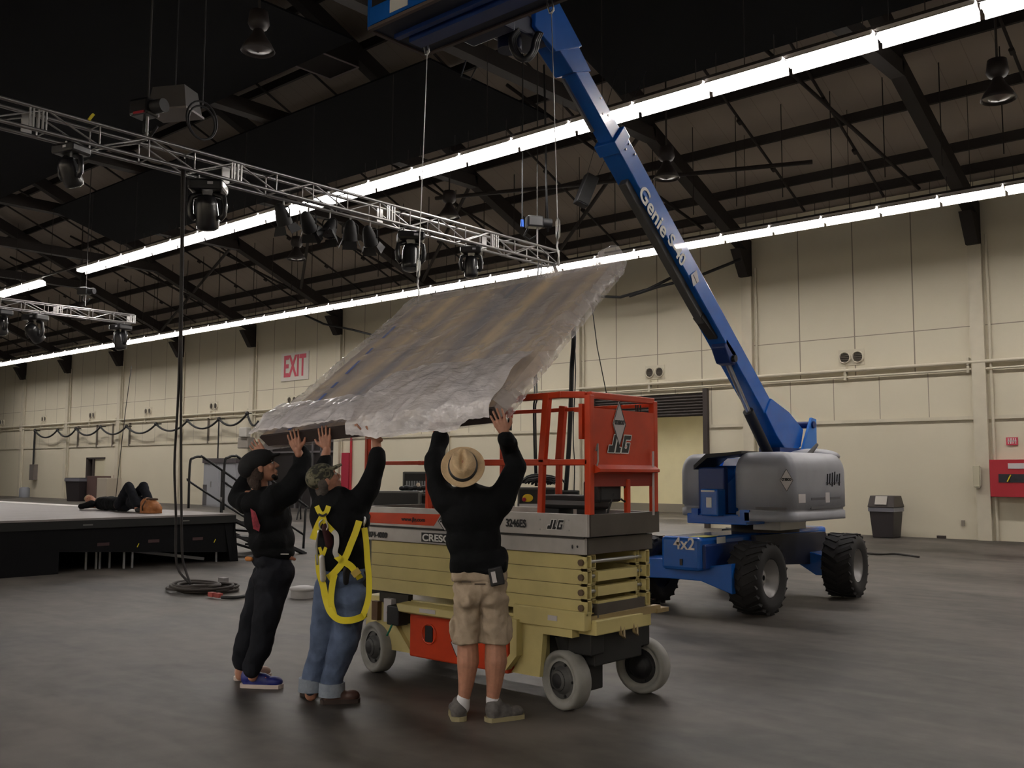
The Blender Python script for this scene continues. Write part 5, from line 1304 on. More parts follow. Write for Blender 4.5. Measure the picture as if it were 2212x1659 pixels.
mb.build('tools', BLACK, t, world=True); MB().ell(c + RIGHT*.02 + Vector((0, 0, .05)), (.035, .03, .05), n=10, m=8).build('pale_cap', mat('cap_pale', (.55, .45, .35), .6), t, world=True)
# vertical cables from the roof down to the cases
for i, (pp, r_, lab) in enumerate((
    (((1236, 640), (1235, 800), (1232, 900), (1228, 980), (1222, 1062)), .035, 'thick black cable bundle hanging from the roof behind the wrapped panel to a road case'),
    (((1239, 640), (1238, 930), (1241, 1000), (1240, 1062)), .008, 'thin black cable beside the thick hanging bundle'),
    (((1155, 850), (1153, 880), (1154, 960), (1157, 1050)), .014, 'black cable hanging behind the orange rails, left of the two thin ones'),
    (((1160, 850), (1157, 880), (1158, 960), (1160, 1050)), .012, 'black cable hanging behind the orange rails, right of the two thin ones'),
    (((1278, 655), (1290, 750), (1310, 850)), .012, 'thin dark rope hanging slanted between the panel and the boom'),
    (((1175, 140), (1178, 260), (1180, 400), (1184, 500)), .02, 'black cable hanging straight down to the blue hoist plug'),
    (((284, 790), (272, 880), (258, 1000), (249, 1085)), .016, 'dark rope hanging slanted down the far wall behind the lying person'))):
    dep = 14.6 if i < 4 else (24 if i == 4 else (18.8 if i == 5 else 44))
    pts = [P(px, py, dep) for px, py in pp]
    if i in (0, 1): pts = cat([Vector((TX+.12, 14.45-.1*i, 5.62)), pts[0].lerp(pts[1], .3)] + pts[1:])
    if i in (2, 3): pts = cat([Vector((TX+.12, 13.8+.1*i, 5.62)), pts[0].lerp(Vector((TX, 14, 5.6)), .4)] + pts)
    o = MB().path(pts, r_, 8).build('hanging_cable', BLACK); tag(o, lab, 'cable')
# folding stool seen between the men
p = P(636, 1095, 33.0)
t = thing('folding_stool', 'dark folding stool standing between the two left men, in the distance', 'stool', (p.x, p.y, 0), .6)
MB().box(-.28, .28, -.2, .2, 1.0, 1.06).build('seat', BLACK, t)
for sx in (-1, 1):
    for sy in (-1, 1): MB().tube((sx*.24, sy*.16, 1.0), (sx*.16, -sy*.2, 0), .028, n=8).build('leg', BLACK, t)

# ================================================================ PEOPLE
RH = Vector((RIGHT.x, RIGHT.y, 0)).normalized(); FH = Vector((-RH.y, RH.x, 0)); ZH = Vector((0, 0, 1))
BM = Matrix((RH, FH, ZH)).transposed()
def dep(p): return (p-EYE).dot(FWD)
def pix(p):
    q = p-EYE; d = q.dot(FWD); return CX + FPX*q.dot(RIGHT)/d, CY + FPX*q.dot(DOWN)/d
def edge_depth(px):
    best = min(range(0, 101), key=lambda i: abs(pix(Q(i/100, 0)-nrmP*TH/2)[0]-px)); return dep(Q(best/100, 0)-nrmP*TH/2)
def E_(mb, px, py, d, rx, ry, rz, tilt=0, lean=0):
    M3 = BM @ Matrix.Rotation(lean, 3, 'Y') @ Matrix.Rotation(tilt, 3, 'X'); mb.ell(P(px, py, d), (rx, ry, rz), M3)
def limb(mb, pts, flat=1.0):
    """pts: (px, py, depth, radius)"""
    for a, b in zip(pts, pts[1:]): mb.cap(P(*a[:3]), a[3], P(*b[:3]), b[3], flat, tuple(FH))
def hand(mb, W, fd, pn, ts, curl=.35, s=1.0, spread=.10):
    """palm and five fingers; fd finger direction, pn the way the palm faces, ts thumb side"""
    W = Vector(W); fd = Vector(fd).normalized(); pn = Vector(pn); pn = (pn - fd*pn.dot(fd)).normalized(); sd = fd.cross(pn).normalized()
    ends = []
    for k, o in enumerate((-.036, -.012, .012, .035)):
        b = W + fd*(.088 - .006*abs(k-1.3))*s + sd*o*s; mb.cap(W + sd*o*.5*s + fd*.01*s, .016*s, b, .0125*s); ends.append(b)
    mb.cap(W - fd*.03*s, .024*s, W + fd*.02*s, .024*s, .8, tuple(pn))
    order = (0, 1, 2, 3) if ts < 0 else (3, 2, 1, 0)
    for rank, k in enumerate(order):
        l1, l2, l3 = ((.040, .024, .020), (.045, .028, .021), (.042, .026, .020), (.032, .020, .018))[rank]
        o = (-.036, -.012, .012, .035)[k]; d = (fd + sd*o*3.2).normalized(); p = ends[k]
        for l, c in ((l1, curl*.6), (l2, curl*1.5), (l3, curl*2.2)):
            dd = (d*math.cos(c) + pn*math.sin(c)).normalized(); q = p + dd*l*s; mb.cap(p, .0088*s, q, .0080*s, n=10); p = q
    b = W + fd*.025*s + sd*ts*.028*s; d = (fd*.55 + sd*ts*.8 + pn*.25).normalized()
    q = b + d*.045*s; mb.cap(b, .017*s, q, .012*s); d2 = (fd*.85 + sd*ts*.35 + pn*.35).normalized(); mb.cap(q, .0115*s, q + d2*.034*s, .0095*s)
def head(mb, c, f, u, s=1.0):
    """skull, jaw, nose, brow, lips, ears; f = the way the face looks, u = crown of the head"""
    c = Vector(c); f = Vector(f).normalized(); u = Vector(u); u = (u - f*u.dot(f)).normalized(); r = f.cross(u).normalized()
    M3 = Matrix((r, f, u)).transposed()
    def e(x, y, z, rx, ry, rz): mb.ell(c + (r*x + f*y + u*z)*s, (rx*s, ry*s, rz*s), M3)
    def cp(a, ra, b, rb): mb.cap(c + (r*a[0]+f*a[1]+u*a[2])*s, ra*s, c + (r*b[0]+f*b[1]+u*b[2])*s, rb*s)
    e(0, -.012, .035, .074, .094, .085); e(0, .022, -.01, .062, .068, .085); e(0, .040, -.065, .043, .045, .045); e(0, .070, -.082, .022, .020, .018)
    cp((0, .086, .022), .010, (0, .112, -.018), .013); e(-.012, .098, -.022, .011, .012, .009); e(.012, .098, -.022, .011, .012, .009)
    cp((-.038, .078, .034), .012, (.038, .078, .034), .012); e(-.036, .066, -.012, .022, .022, .026); e(.036, .066, -.012, .022, .022, .026)
    cp((-.016, .090, -.048), .008, (.016, .090, -.048), .008); cp((-.014, .088, -.060), .009, (.014, .088, -.060), .009)
    for x in (-.073, .073): e(x, -.008, -.002, .010, .020, .032)
    return M3, c
def eyes(parent, c, M3, s=1.0):
    mb = MB()
    for x in (-.030, .030): mb.ell(c + M3 @ Vector((x, .084, .012))*s, (.011*s, .009*s, .008*s), M3, 12, 8)
    o = mb.build('eyes', mat('eye_white', (.5, .48, .45), .3), parent, world=True)
    mb = MB()
    for x in (-.030, .030): mb.ell(c + M3 @ Vector((x, .0915, .012))*s, (.005*s, .003*s, .005*s), M3, 8, 6)
    q = mb.build('pupils', INK, o); q.data.transform(rootmat(o).inverted())
def shoe(parent, heel, toe, w_, h_, m, sole_m, name='shoe', acc=None):
    """heel and toe on the floor"""
    heel = Vector((heel[0], heel[1], 0)); toe = Vector((toe[0], toe[1], 0)); d = toe-heel; L_ = d.length; d.normalize(); sd = Vector((-d.y, d.x, 0))
    mb = MB()
    M3 = Matrix((sd, d, ZH)).transposed()
    mb.ell(heel + d*L_*.17 + ZH*(.035+h_*.30), (w_*.42, L_*.17, h_*.55), M3); mb.ell(heel + d*L_*.45 + ZH*.055, (w_*.44, L_*.30, h_*.42), M3)
    mb.ell(heel + d*L_*.78 + ZH*.045, (w_*.50, L_*.22, .040), M3); mb.ell(heel + d*L_*.30 + ZH*(h_*.75), (w_*.36, L_*.15, h_*.38), M3)
    mb.ell(heel + d*L_*.19 + ZH*.072, (w_*.47, L_*.185, .052), M3)
    mb.box(-w_*.4, w_*.4, L_*.1, L_*.9, .012, .05, Matrix.Translation(heel) @ M3.to_4x4())
    o = organic(name, mb, m, parent, .006, 5)
    mb = MB(); pts = []
    for k in range(24):
        a = 2*PI*k/24; y = .5 - .5*math.cos(a); ww = (.40 + .10*math.sin(y*PI) + .06*(y > .55)) * (1 if 0 < k < 12 else -1) * min(1, 2.4*math.sin(max(.001, math.asin(min(1, 2*math.sqrt(y*(1-y)+1e-6))))))
        pts.append(heel + d*(y*L_*1.02-.003) + sd*w_*ww*.92 + ZH*.001)
    mb.prism(pts, (0, 0, .028)); q = mb.build('sole', sole_m, o); q.data.transform(rootmat(o).inverted())
    if acc:
        mb = MB()
        for t_, off in ((.42, .0), (.52, .0), (.62, .0)): mb.cap(heel + d*L_*t_ + sd*w_*.25 + ZH*(.088-.05*(t_-.42)), .006, heel + d*L_*t_ - sd*w_*.25 + ZH*(.088-.05*(t_-.42)), .006, n=6)
        q = mb.build('laces', acc, o); q.data.transform(rootmat(o).inverted())
    return o

# ---------------- the man in the straw hat (seen from behind)
D = 6.34
G = PZ(1030, 1556, 0)
H = thing('person', 'person in straw hat, black shirt and khaki shorts, back to camera, arms raised', 'person', (G.x, G.y, 0))
eL, eR = edge_depth(958)-.02, edge_depth(1078)-.03
N_ = (-FWD*.80 + ZH*.58).normalized(); F_ = (ZH - N_*ZH.dot(N_)).normalized()
hatc = P(1000, 1008, D-.14); hc = hatc - N_*.055 - F_*.0
mb = MB()
M3h, ch = head(mb, hc, F_, N_)
limb(mb, [(1014, 1080, D+.03, .05), (1003, 1032, D-.0, .055)])
for pts in ([(1020, 1090, D, .075), (1030, 1200, D, .075), (1037, 1250, D, .08)],
            [(960, 1078, D, .055), (938, 1015, D+.10, .045), (946, 962, D+.20, .030), (952, 938, eL-.03, .027)],
            [(1085, 1078, D, .055), (1117, 1012, D+.06, .046), (1098, 965, D+.14, .038), (1091, 940, eR-.09, .031)],
            [(1012, 1270, D, .07), (1010, 1375, D+.02, .066), (1011, 1428, D+.0, .073), (1007, 1475, D, .052), (1002, 1510, D, .038), (1001, 1532, D+.02, .034)],
            [(1064, 1270, D, .07), (1070, 1375, D+.02, .066), (1071, 1428, D, .075), (1068, 1475, D, .054), (1064, 1510, D, .040), (1065, 1532, D+.02, .034)]):
    limb(mb, pts)
hand(mb, P(951, 936, eL-.03), ZH + RH*.1 + FH*.2, FH, 1, .30)
hand(mb, P(1090, 936, eR-.10), ZH - RH*.42 + FH*.1, FH, -1, .30)
organic('body', mb, SKIN, H, .0045, 5)
mb = MB()
E_(mb, 1018, 1080, D, .215, .12, .10); E_(mb, 1018, 1112, D, .20, .135, .16); E_(mb, 1024, 1165, D, .178, .13, .15); E_(mb, 1032, 1205, D, .175, .135, .10); E_(mb, 1100-20, 1203, D+.03, .05, .09, .06)
mb.box(-.175, .175, -.12, .12, -.03, .05, Matrix.Translation(P(1036, 1226, D)) @ BM.to_4x4())
limb(mb, [(966, 1086, D, .092), (943, 1040, D+.05, .076), (936, 1008, D+.11, .062), (944, 968, D+.20, .055), (950, 942, eL-.04, .054)])
limb(mb, [(1074, 1084, D, .095), (1100, 1045, D+.03, .078), (1118, 1008, D+.06, .062), (1103, 970, D+.13, .055), (1092, 948, eR-.09, .048)])
limb(mb, [(1000, 1066, D, .07), (1022, 1066, D, .07)])
organic('shirt', mb, BSHIRT, H, .011, 18, .016, .16, fold=.8)
mb = MB()
mb.box(-.168, .168, -.115, .115, -.02, .03, Matrix.Translation(P(1037, 1243, D)) @ BM.to_4x4())
E_(mb, 1037, 1268, D, .175, .13, .10); E_(mb, 1012, 1290, D-.03, .085, .09, .09); E_(mb, 1064, 1290, D-.03, .085, .09, .09)
for x0, x1 in ((1010, 1010), (1066, 1071)):
    M3 = BM; a = P(x0, 1290, D); b = P(x1, 1388, D+.01); rings = []
    for k in range(9):
        f = k/8; c_ = a.lerp(b, f); r_ = .094 - .012*math.sin(f*PI) - .004*f
        rings.append([c_ + RH*r_*math.cos(t_) + FH*r_*1.12*math.sin(t_) for t_ in [2*PI*q/20 for q in range(20)]])
    vv = [p for g in rings for p in g]; n = 20
    mb._add(vv, [(q*n+i, q*n+(i+1) % n, (q+1)*n+(i+1) % n, (q+1)*n+i) for q in range(8) for i in range(n)] + [tuple(range(n))[::-1], tuple(range(8*n, 9*n))])
mb.cap(P(1094, 1345, D), .045, P(1096, 1372, D), .045, .5); mb.cap(P(982, 1345, D), .04, P(983, 1370, D), .04, .5)
organic('shorts', mb, KHAKI, H, .009, 6, .011, .07, fold=1.0)
mb = MB()
for x in (1001, 1064): mb.cap(P(x, 1508, D), .044, P(x, 1528, D+.02), .042)
organic('socks', mb, mat('white_sock', (.72, .72, .76), .8), H, .006, 3)
SHOEG = mat('grey_trainer', (.10, .092, .09), .7, 0, .3, 30); SOLEY = mat('yellowish_sole', (.30, .26, .15), .7)
a = PZ(992, 1560, 0); shoe(H, a, a + FH*.29 - RH*.03, .125, .13, SHOEG, SOLEY, acc=mat('lace_grey', (.3, .3, .3), .7))
a = PZ(1050, 1560, 0); shoe(H, a, a + RH*.235 + FH*.14, .125, .13, SHOEG, SOLEY, acc=mat('lace_grey', (.3, .3, .3), .7))
# phone pouch on the belt
MB().box(-.045, .045, -.02, .02, -.06, .055, Matrix.Translation(P(1072, 1244, D-.14)) @ (BM @ Matrix.Rotation(-.2, 3, 'Y')).to_4x4()).build('phone_pouch', BLACK, H, world=True, bevel=.008)
MB().box(-.014, .014, -.003, .003, -.035, .035, Matrix.Translation(P(1067, 1247, D-.165)) @ (BM @ Matrix.Rotation(-.2, 3, 'Y')).to_4x4()).build('pouch_label', LABEL, H, world=True)
mb = MB()
for px, py, w_ in ((1037-20, 1262, .035), (987, 1257, .03)): mb.box(-w_, w_, -.003, .003, -.005, .005, Matrix.Translation(P(px+20, py, D-.128)) @ BM.to_4x4())
mb.build('back_pockets', mat('pocket_dark', (.10, .075, .055), .9), H, world=True)
# straw hat
M3 = Matrix((F_.cross(N_), F_, N_)).transposed(); Mhat = Matrix.Translation(hatc) @ M3.to_4x4()
def hz(x, y):
    r_ = math.hypot(x/.080, y/.100)
    base = .100*(1-1/(1+math.exp(-(r_-1.0)*16)))
    top_ = base*(1-.10*r_*r_)
    cr_ = .040*math.exp(-(x/.016)**2)*max(0, 1-abs(y)/.085)**.6*(r_ < 1.1)
    pin = .022*math.exp(-((abs(x)-.040)/.018)**2 - ((y-.060)/.030)**2)
    br = .018*max(0, (math.hypot(x/.140, y/.152)-.68))*abs(x)/.14*1.6
    return top_ - cr_*(base/.1) - pin*(base/.1) + br
v = []; NR, NT = 34, 56
for j in range(NR+1):
    f_ = j/NR
    for i in range(NT):
        a = 2*PI*i/NT; v.append(Vector((.140*f_*math.cos(a), .152*f_*math.sin(a), 0)))
v = [Vector((p.x, p.y, hz(p.x, p.y))) for p in v]
vb = [p - Vector((0, 0, .004)) for p in v]
mb = MB(); f = [(j*NT+i, j*NT+(i+1) % NT, (j+1)*NT+(i+1) % NT, (j+1)*NT+i) for j in range(NR) for i in range(NT)]
n0 = len(v); f2 = [tuple(n0+k for k in q[::-1]) for q in f]; rim = [(NR*NT+i, NR*NT+(i+1) % NT, n0+NR*NT+(i+1) % NT, n0+NR*NT+i) for i in range(NT)]
mb._add([Mhat @ p for p in v+vb], f+f2+rim, True); bmesh.ops.remove_doubles(mb.bm, verts=mb.bm.verts, dist=.0002)
hat = mb.build('straw_hat', STRAW, H, world=True)
mb = MB(); ring = []
for h_, g in ((.004, 1.185), (.010, 1.17), (.020, 1.10), (.022, 1.04)):
    for i in range(NT):
        a = 2*PI*i/NT; ring.append(Mhat @ Vector((.080*g*math.cos(a), .100*g*math.sin(a), h_+.004)))
mb._add(ring, [(j*NT+i, j*NT+(i+1) % NT, (j+1)*NT+(i+1) % NT, (j+1)*NT+i) for j in range(3) for i in range(NT)], True)
q = mb.build('hat_band', INK, hat, world=False); q.data.transform(rootmat(hat).inverted())

# ---------------- the man with the yellow harness
D = 6.83
G = PZ(705, 1510, 0)
H = thing('person', 'person in yellow safety harness, camouflage cap and rolled blue jeans, back to camera', 'person', (G.x, G.y, 0))
eR = edge_depth(795)-.02; eL = edge_depth(700)-.03
hc = P(702, 1040, D); fdir = (RH*.80 + FH*.45 + ZH*.50).normalized(); udir = (ZH*.85 - RH*.45 - FH*.15).normalized()
mb = MB(); M3h, ch = head(mb, hc, fdir, udir)
limb(mb, [(716, 1082, D+.02, .062), (708, 1052, D, .058)])
for pts in ([(730, 1095, D, .075), (735, 1180, D, .075), (738, 1240, D, .08)],
            [(778, 1090, D, .06), (808, 1022, D+.06, .05), (816, 982, D+.12, .036), (812, 948, eR-.06, .030)],
            [(698, 1090, D+.1, .06), (682, 1035, D+.22, .048), (702, 990, D+.30, .036), (706, 972, eL-.08, .030)],
            [(716, 1275, D, .07), (697, 1375, D+.03, .07), (673, 1490, D+.05, .05), (672, 1500, D+.05, .045)],
            [(762, 1275, D, .07), (742, 1385, D-.02, .07), (716, 1490, D, .05), (716, 1503, D, .045)]): limb(mb, pts)
hand(mb, P(812, 946, eR-.07), -RH*.9 + ZH*.35 + FH*.1, ZH + FH*.4, -1, .25)
hand(mb, P(705, 968, eL-.08), ZH*1.0 - RH*.18 + FH*.1, FH, 1, .28)
organic('body', mb, SKIN, H, .0045, 5); eyes(H, ch, M3h)
mb = MB()
E_(mb, 735, 1095, D, .20, .13, .11); E_(mb, 738, 1130, D, .195, .15, .16); E_(mb, 740, 1180, D, .175, .15, .15); E_(mb, 742, 1215, D, .175, .145, .11); E_(mb, 700, 1110, D+.02, .09, .12, .14)
limb(mb, [(770, 1092, D, .09), (795, 1055, D+.03, .078), (810, 1020, D+.06, .066), (817, 996, D+.09, .058), (818, 982, D+.11, .050)])
limb(mb, [(700, 1095, D+.1, .08), (684, 1040, D+.21, .06), (700, 1000, D+.28, .052), (704, 988, D+.30, .046)])
limb(mb, [(705, 1080, D, .08), (735, 1075, D, .075)])
organic('shirt', mb, BSHIRT, H, .011, 18, .018, .16, fold=.8)
mb = MB()
E_(mb, 742, 1243, D, .175, .145, .09); E_(mb, 722, 1285, D, .10, .12, .12); E_(mb, 762, 1290, D-.02, .12, .135, .14); E_(mb, 765, 1320, D-.02, .095, .12, .10)
limb(mb, [(712, 1270, D, .105), (697, 1375, D+.03, .088), (684, 1430, D+.04, .074), (674, 1478, D+.05, .066)])
limb(mb, [(764, 1280, D-.01, .115), (744, 1385, D-.02, .095), (727, 1440, D, .076), (716, 1486, D, .068)])
organic('jeans', mb, JEANS, H, .010, 8, .016, .12, fold=.9)
mb = MB()
for px, py, d in ((673, 1478, D+.05), (717, 1488, D)):
    c = P(px, py, d); mb.tube(c + Vector((0, 0, -.045)), c + Vector((0, 0, .045)), .093, .090, 24)
mb.build('rolled_cuffs', mat('denim_pale', (.20, .23, .28), .9, 0, .1, 30, bump=.4, bscale=40), H, world=True)
SHB = mat('brown_boot', (.05, .022, .016), .6, 0, .3, 20); SOB = mat('boot_sole', (.03, .018, .014), .8)
a = PZ(655, 1505, 0); shoe(H, a, a + RH*.10 + FH*.24, .105, .085, SHB, SOB)
a = PZ(692, 1520, 0); shoe(H, a, a + RH*.265 + FH*.06, .105, .085, SHB, SOB)
# camouflage cap and grey hair
CAMO = bpy.data.materials.new('camouflage_cloth'); CAMO.use_nodes = True; nt = CAMO.node_tree; b_ = nt.nodes['Principled BSDF']; b_.inputs['Roughness'].default_value = .9
tc = nt.nodes.new('ShaderNodeTexCoord'); n1 = nt.nodes.new('ShaderNodeTexNoise'); n1.inputs['Scale'].default_value = 22; n1.inputs['Distortion'].default_value = 1.5; rp = nt.nodes.new('ShaderNodeValToRGB'); rp.color_ramp.interpolation = 'CONSTANT'
rp.color_ramp.elements[0].color = (.035, .035, .028, 1); rp.color_ramp.elements[1].position = .47; rp.color_ramp.elements[1].color = (.11, .105, .065, 1); e_ = rp.color_ramp.elements.new(.56); e_.color = (.19, .175, .12, 1)
nt.links.new(tc.outputs['Object'], n1.inputs['Vector']); nt.links.new(n1.outputs[0], rp.inputs[0]); nt.links.new(rp.outputs[0], b_.inputs['Base Color'])
mb = MB()
mb.ell(ch + M3h @ Vector((0, -.014, .050)), (.086, .108, .088), M3h); mb.box(-.095, .095, -.13, .13, -.14, .012, Matrix.Translation(ch + M3h @ Vector((0, -.014, .02))) @ M3h.to_4x4()) if False else None
mb.cap(ch + M3h @ Vector((-.03, .085, .055)), .016, ch + M3h @ Vector((-.02, .150, .050)), .012); mb.cap(ch + M3h @ Vector((.03, .085, .055)), .016, ch + M3h @ Vector((.02, .150, .050)), .012); mb.cap(ch + M3h @ Vector((-.045, .11, .05)), .012, ch + M3h @ Vector((.045, .11, .05)), .012)
organic('camouflage_cap', mb, CAMO, H, .006, 4)
mb = MB()
for x, z in ((-.066, -.005), (.066, -.005), (-.04, -.045), (.04, -.045), (0, -.05)): mb.ell(ch + M3h @ Vector((x*.95, -.06+.02*abs(x)/.066, z)), (.028, .036, .045), M3h)
organic('hair', mb, mat('grey_hair', (.10, .085, .075), .9, bump=.7, bscale=150), H, .006, 3)
# harness webbing
def pts_(lst, d0): return cat([P(px, py, d0 + o) for px, py, o in lst], 5)
def web(lst, w_, name='harness_strap', d0=D-.165, m=YEL, tw=0):
    return MB().strap(pts_(lst, d0), -FWD, w_, .004).build(name, m, H, world=True)
web([(684, 1093, .02), (690, 1106, .01), (697, 1112, 0), (705, 1106, .0), (710, 1093, .01)], .035)
MB().strap(pts_([(688, 1111, 0), (697, 1114, -.005), (706, 1110, 0)], D-.170), -FWD, .014, .010).build('harness_slide', BLACK, H, world=True)
web([(697, 1114, 0), (686, 1136, 0), (675, 1165, -.01)], .042)
web([(698, 1116, 0), (703, 1130, 0), (712, 1140, 0), (719, 1147, 0)], .035)
web([(719, 1147, 0), (726, 1156, 0), (727, 1175, -.01), (724, 1192, -.01), (728, 1203, 0)], .035, 'silver_strap', m=mat('strap_white', (.55, .54, .52), .5))
web([(776, 1125, .04), (768, 1150, .02), (758, 1175, 0), (748, 1200, 0), (735, 1222, 0), (716, 1243, .0), (708, 1248, .02)], .045)
web([(726, 1200, 0), (740, 1212, 0), (757, 1222, .0), (770, 1238, .01), (778, 1250, .03)], .045)
web([(787, 1140, .06), (791, 1170, .05), (794, 1215, .04), (797, 1250, .03), (796, 1290, .02), (786, 1325, .0), (778, 1336, 0)], .040)
web([(688, 1198, .03), (690, 1235, .02), (698, 1265, .01), (704, 1295, .0), (714, 1322, -.02), (732, 1338, -.03), (756, 1340, -.04), (778, 1334, -.02), (790, 1326, .02)], .045)
web([(723, 1240, 0), (718, 1262, 0), (715, 1300, -.01), (722, 1330, -.02)], .042)
for px, py, dx in ((690, 1182, 1), (704, 1182, -1)): web([(px, py, 0), (697+dx*-1, 1200, 0)], .022)
MB().cap(P(695, 1205, D-.18), .022, P(698, 1250, D-.18), .024, .6).build('shock_pack', mat('pack_silver', (.62, .60, .60), .35, .2), H, world=True)
MB().path(pts_([(697, 1122, 0), (690, 1130, 0), (692, 1142, 0), (702, 1146, 0), (708, 1138, 0), (704, 1124, 0)], D-.18), .006, 6, closed=False).build('back_ring', STEEL, H, world=True)
MB().cap(P(703, 1140, D-.17), .030, P(712, 1175, D-.15), .034, .5).build('maroon_pad', mat('maroon', (.045, .008, .012), .7), H, world=True)
MB().path(pts_([(688, 1145, 0), (684, 1180, .02), (686, 1220, .02)], D-.19), .007, 6).build('lanyard', STEEL, H, world=True)
MB().box(-.022, .022, -.004, .004, -.03, .03, Matrix.Translation(P(769, 1237, D-.165)) @ (BM @ Matrix.Rotation(.9, 3, 'Y')).to_4x4()).build('buckle', mat('brassy', (.45, .33, .08), .4, .6), H, world=True)
MB().cap(P(748, 1232, D-.15), .030, P(748, 1256, D-.14), .026, .5).build('belt_pouch', BLACK, H, world=True)
MB().path(cat([P(782, 1112, D-.05), P(788, 1124, D-.08), P(784, 1138, D-.08), P(790, 1150, D-.07)], 5), .012, 6).build('snap_hook', STEEL, H, world=True)
MB().cap(P(792, 1118, D-.03), .014, P(795, 1146, D-.03), .011).build('karabiner', STEEL, H, world=True)
MB().cap(P(787, 1240, D-.06), .020, P(792, 1280, D-.05), .022, .6).build('tool_holder', BLACK, H, world=True)
MB().cap(P(796, 1272, D-.06), .012, P(797, 1280, D-.06), .012).build('red_tip', RED, H, world=True)

# ---------------- the man at the left in black with a beanie like cap, seen from the side
D = 7.27
G = PZ(540, 1480, 0)
H = thing('person', 'person in black cap, black clothes and blue trainers, side view, leftmost of the standing three', 'person', (G.x, G.y, 0))
eR = edge_depth(632)-.03; eL = edge_depth(568)-.02
hc = P(566, 1012, D); fdir = (RH*.92 + FH*.18 + ZH*.34).normalized(); udir = (ZH*.95 - RH*.32).normalized()
mb = MB(); M3h, ch = head(mb, hc, fdir, udir, 1.02)
limb(mb, [(562, 1062, D, .060), (560, 1030, D, .058)])
for pts in ([(572, 1085, D, .07), (582, 1150, D, .07), (588, 1215, D, .07)],
            [(580, 1078, D-.06, .055), (648, 1036, D-.0, .045), (652, 992, D+.1, .036), (644, 976, eR-.08, .030)],
            [(560, 1075, D+.12, .055), (514, 1072, D+.22, .045), (548, 1010, D+.26, .036), (570, 986, eL-.06, .030)],
            [(588, 1240, D-.05, .07), (572, 1335, D-.05, .068), (548, 1450, D-.03, .040), (546, 1462, D-.03, .036)],
            [(582, 1240, D+.10, .07), (545, 1330, D+.13, .065), (522, 1445, D+.14, .045), (520, 1458, D+.14, .042)]): limb(mb, pts)
hand(mb, P(643, 974, eR-.09), ZH*1.0 - RH*.35 + FH*.1, FH, -1, .28)
hand(mb, P(570, 984, eL-.07), ZH*.6 - RH*.55 + FH*.1, FH, 1, .45)
organic('body', mb, SKIN, H, .0045, 5); eyes(H, ch, M3h, 1.02)
mb = MB()
E_(mb, 568, 1085, D+.02, .15, .19, .11); E_(mb, 577, 1120, D+.02, .165, .185, .16); E_(mb, 585, 1165, D+.02, .16, .17, .14); E_(mb, 590, 1192, D+.02, .145, .165, .07)
mb.cap(P(533, 1085, D+.1, ), .075, P(512, 1076, D+.2), .062)
limb(mb, [(585, 1088, D-.10, .10), (625, 1060, D-.05, .092), (646, 1036, D, .082), (654, 1000, D+.08, .066), (652, 978, D+.14, .054)])
limb(mb, [(512, 1076, D+.2, .062), (532, 1040, D+.24, .055), (552, 1005, D+.27, .048)])
limb(mb, [(555, 1072, D, .075), (572, 1070, D, .075)])
organic('shirt', mb, BSHIRT, H, .011, 18, .018, .16, fold=.8)
mb = MB()
E_(mb, 588, 1212, D+.02, .140, .165, .07); E_(mb, 588, 1245, D+.02, .145, .165, .10)
limb(mb, [(596, 1240, D-.05, .125), (576, 1335, D-.05, .098), (560, 1400, D-.04, .078), (548, 1440, D-.03, .066)])
limb(mb, [(580, 1240, D+.10, .11), (545, 1332, D+.13, .085), (530, 1400, D+.14, .074), (522, 1430, D+.14, .062)])
organic('trousers', mb, BTROU, H, .010, 8, .016, .12, fold=.9)
mb = MB(); mb.ell(ch + M3h @ Vector((0, -.02, .065)), (.105, .135, .085), M3h); mb.ell(ch + M3h @ Vector((0, -.085, .035)), (.10, .085, .08), M3h)
for x in (-.035, 0, .035): mb.cap(ch + M3h @ Vector((x, .07, .070)), .018, ch + M3h @ Vector((x*.8, .155-.3*abs(x), .060)), .010)
organic('cap', mb, mat('cap_black', (.010, .010, .012), .9), H, .006, 5)
mb = MB()
for x in (-.06, .06): mb.ell(ch + M3h @ Vector((x, -.045, -.03)), (.028, .045, .06), M3h); mb.ell(ch + M3h @ Vector((x*.8, -.075, -.09)), (.034, .04, .06), M3h)
mb.ell(ch + M3h @ Vector((0, -.085, -.06)), (.06, .045, .08), M3h)
organic('hair', mb, HAIR, H, .006, 3, .006, .02)
mb = MB(); mb.ell(ch + M3h @ Vector((0, .068, -.092))*1.02, (.026, .022, .024), M3h)
mb.cap(ch + M3h @ Vector((-.03, .06, -.085)), .018, ch + M3h @ Vector((.03, .06, -.085)), .018); organic('goatee', mb, mat('beard_black', (.012, .01, .009), .95), H, .005, 3)
SHBL = mat('blue_trainer', (.012, .018, .16), .5, 0, .2, 30); SOW = mat('trainer_sole', (.55, .46, .42), .6); LCO = mat('orange_lace', (.8, .18, .10), .5)
a = PZ(520, 1484, 0); shoe(H, a, a + RH*.32 - FH*.03, .11, .13, SHBL, SOW, acc=LCO)
a = PZ(506, 1470, 0); shoe(H, a, a + RH*.24 + FH*.16, .10, .09, mat('pale_trainer', (.45, .30, .26), .6), SOW)
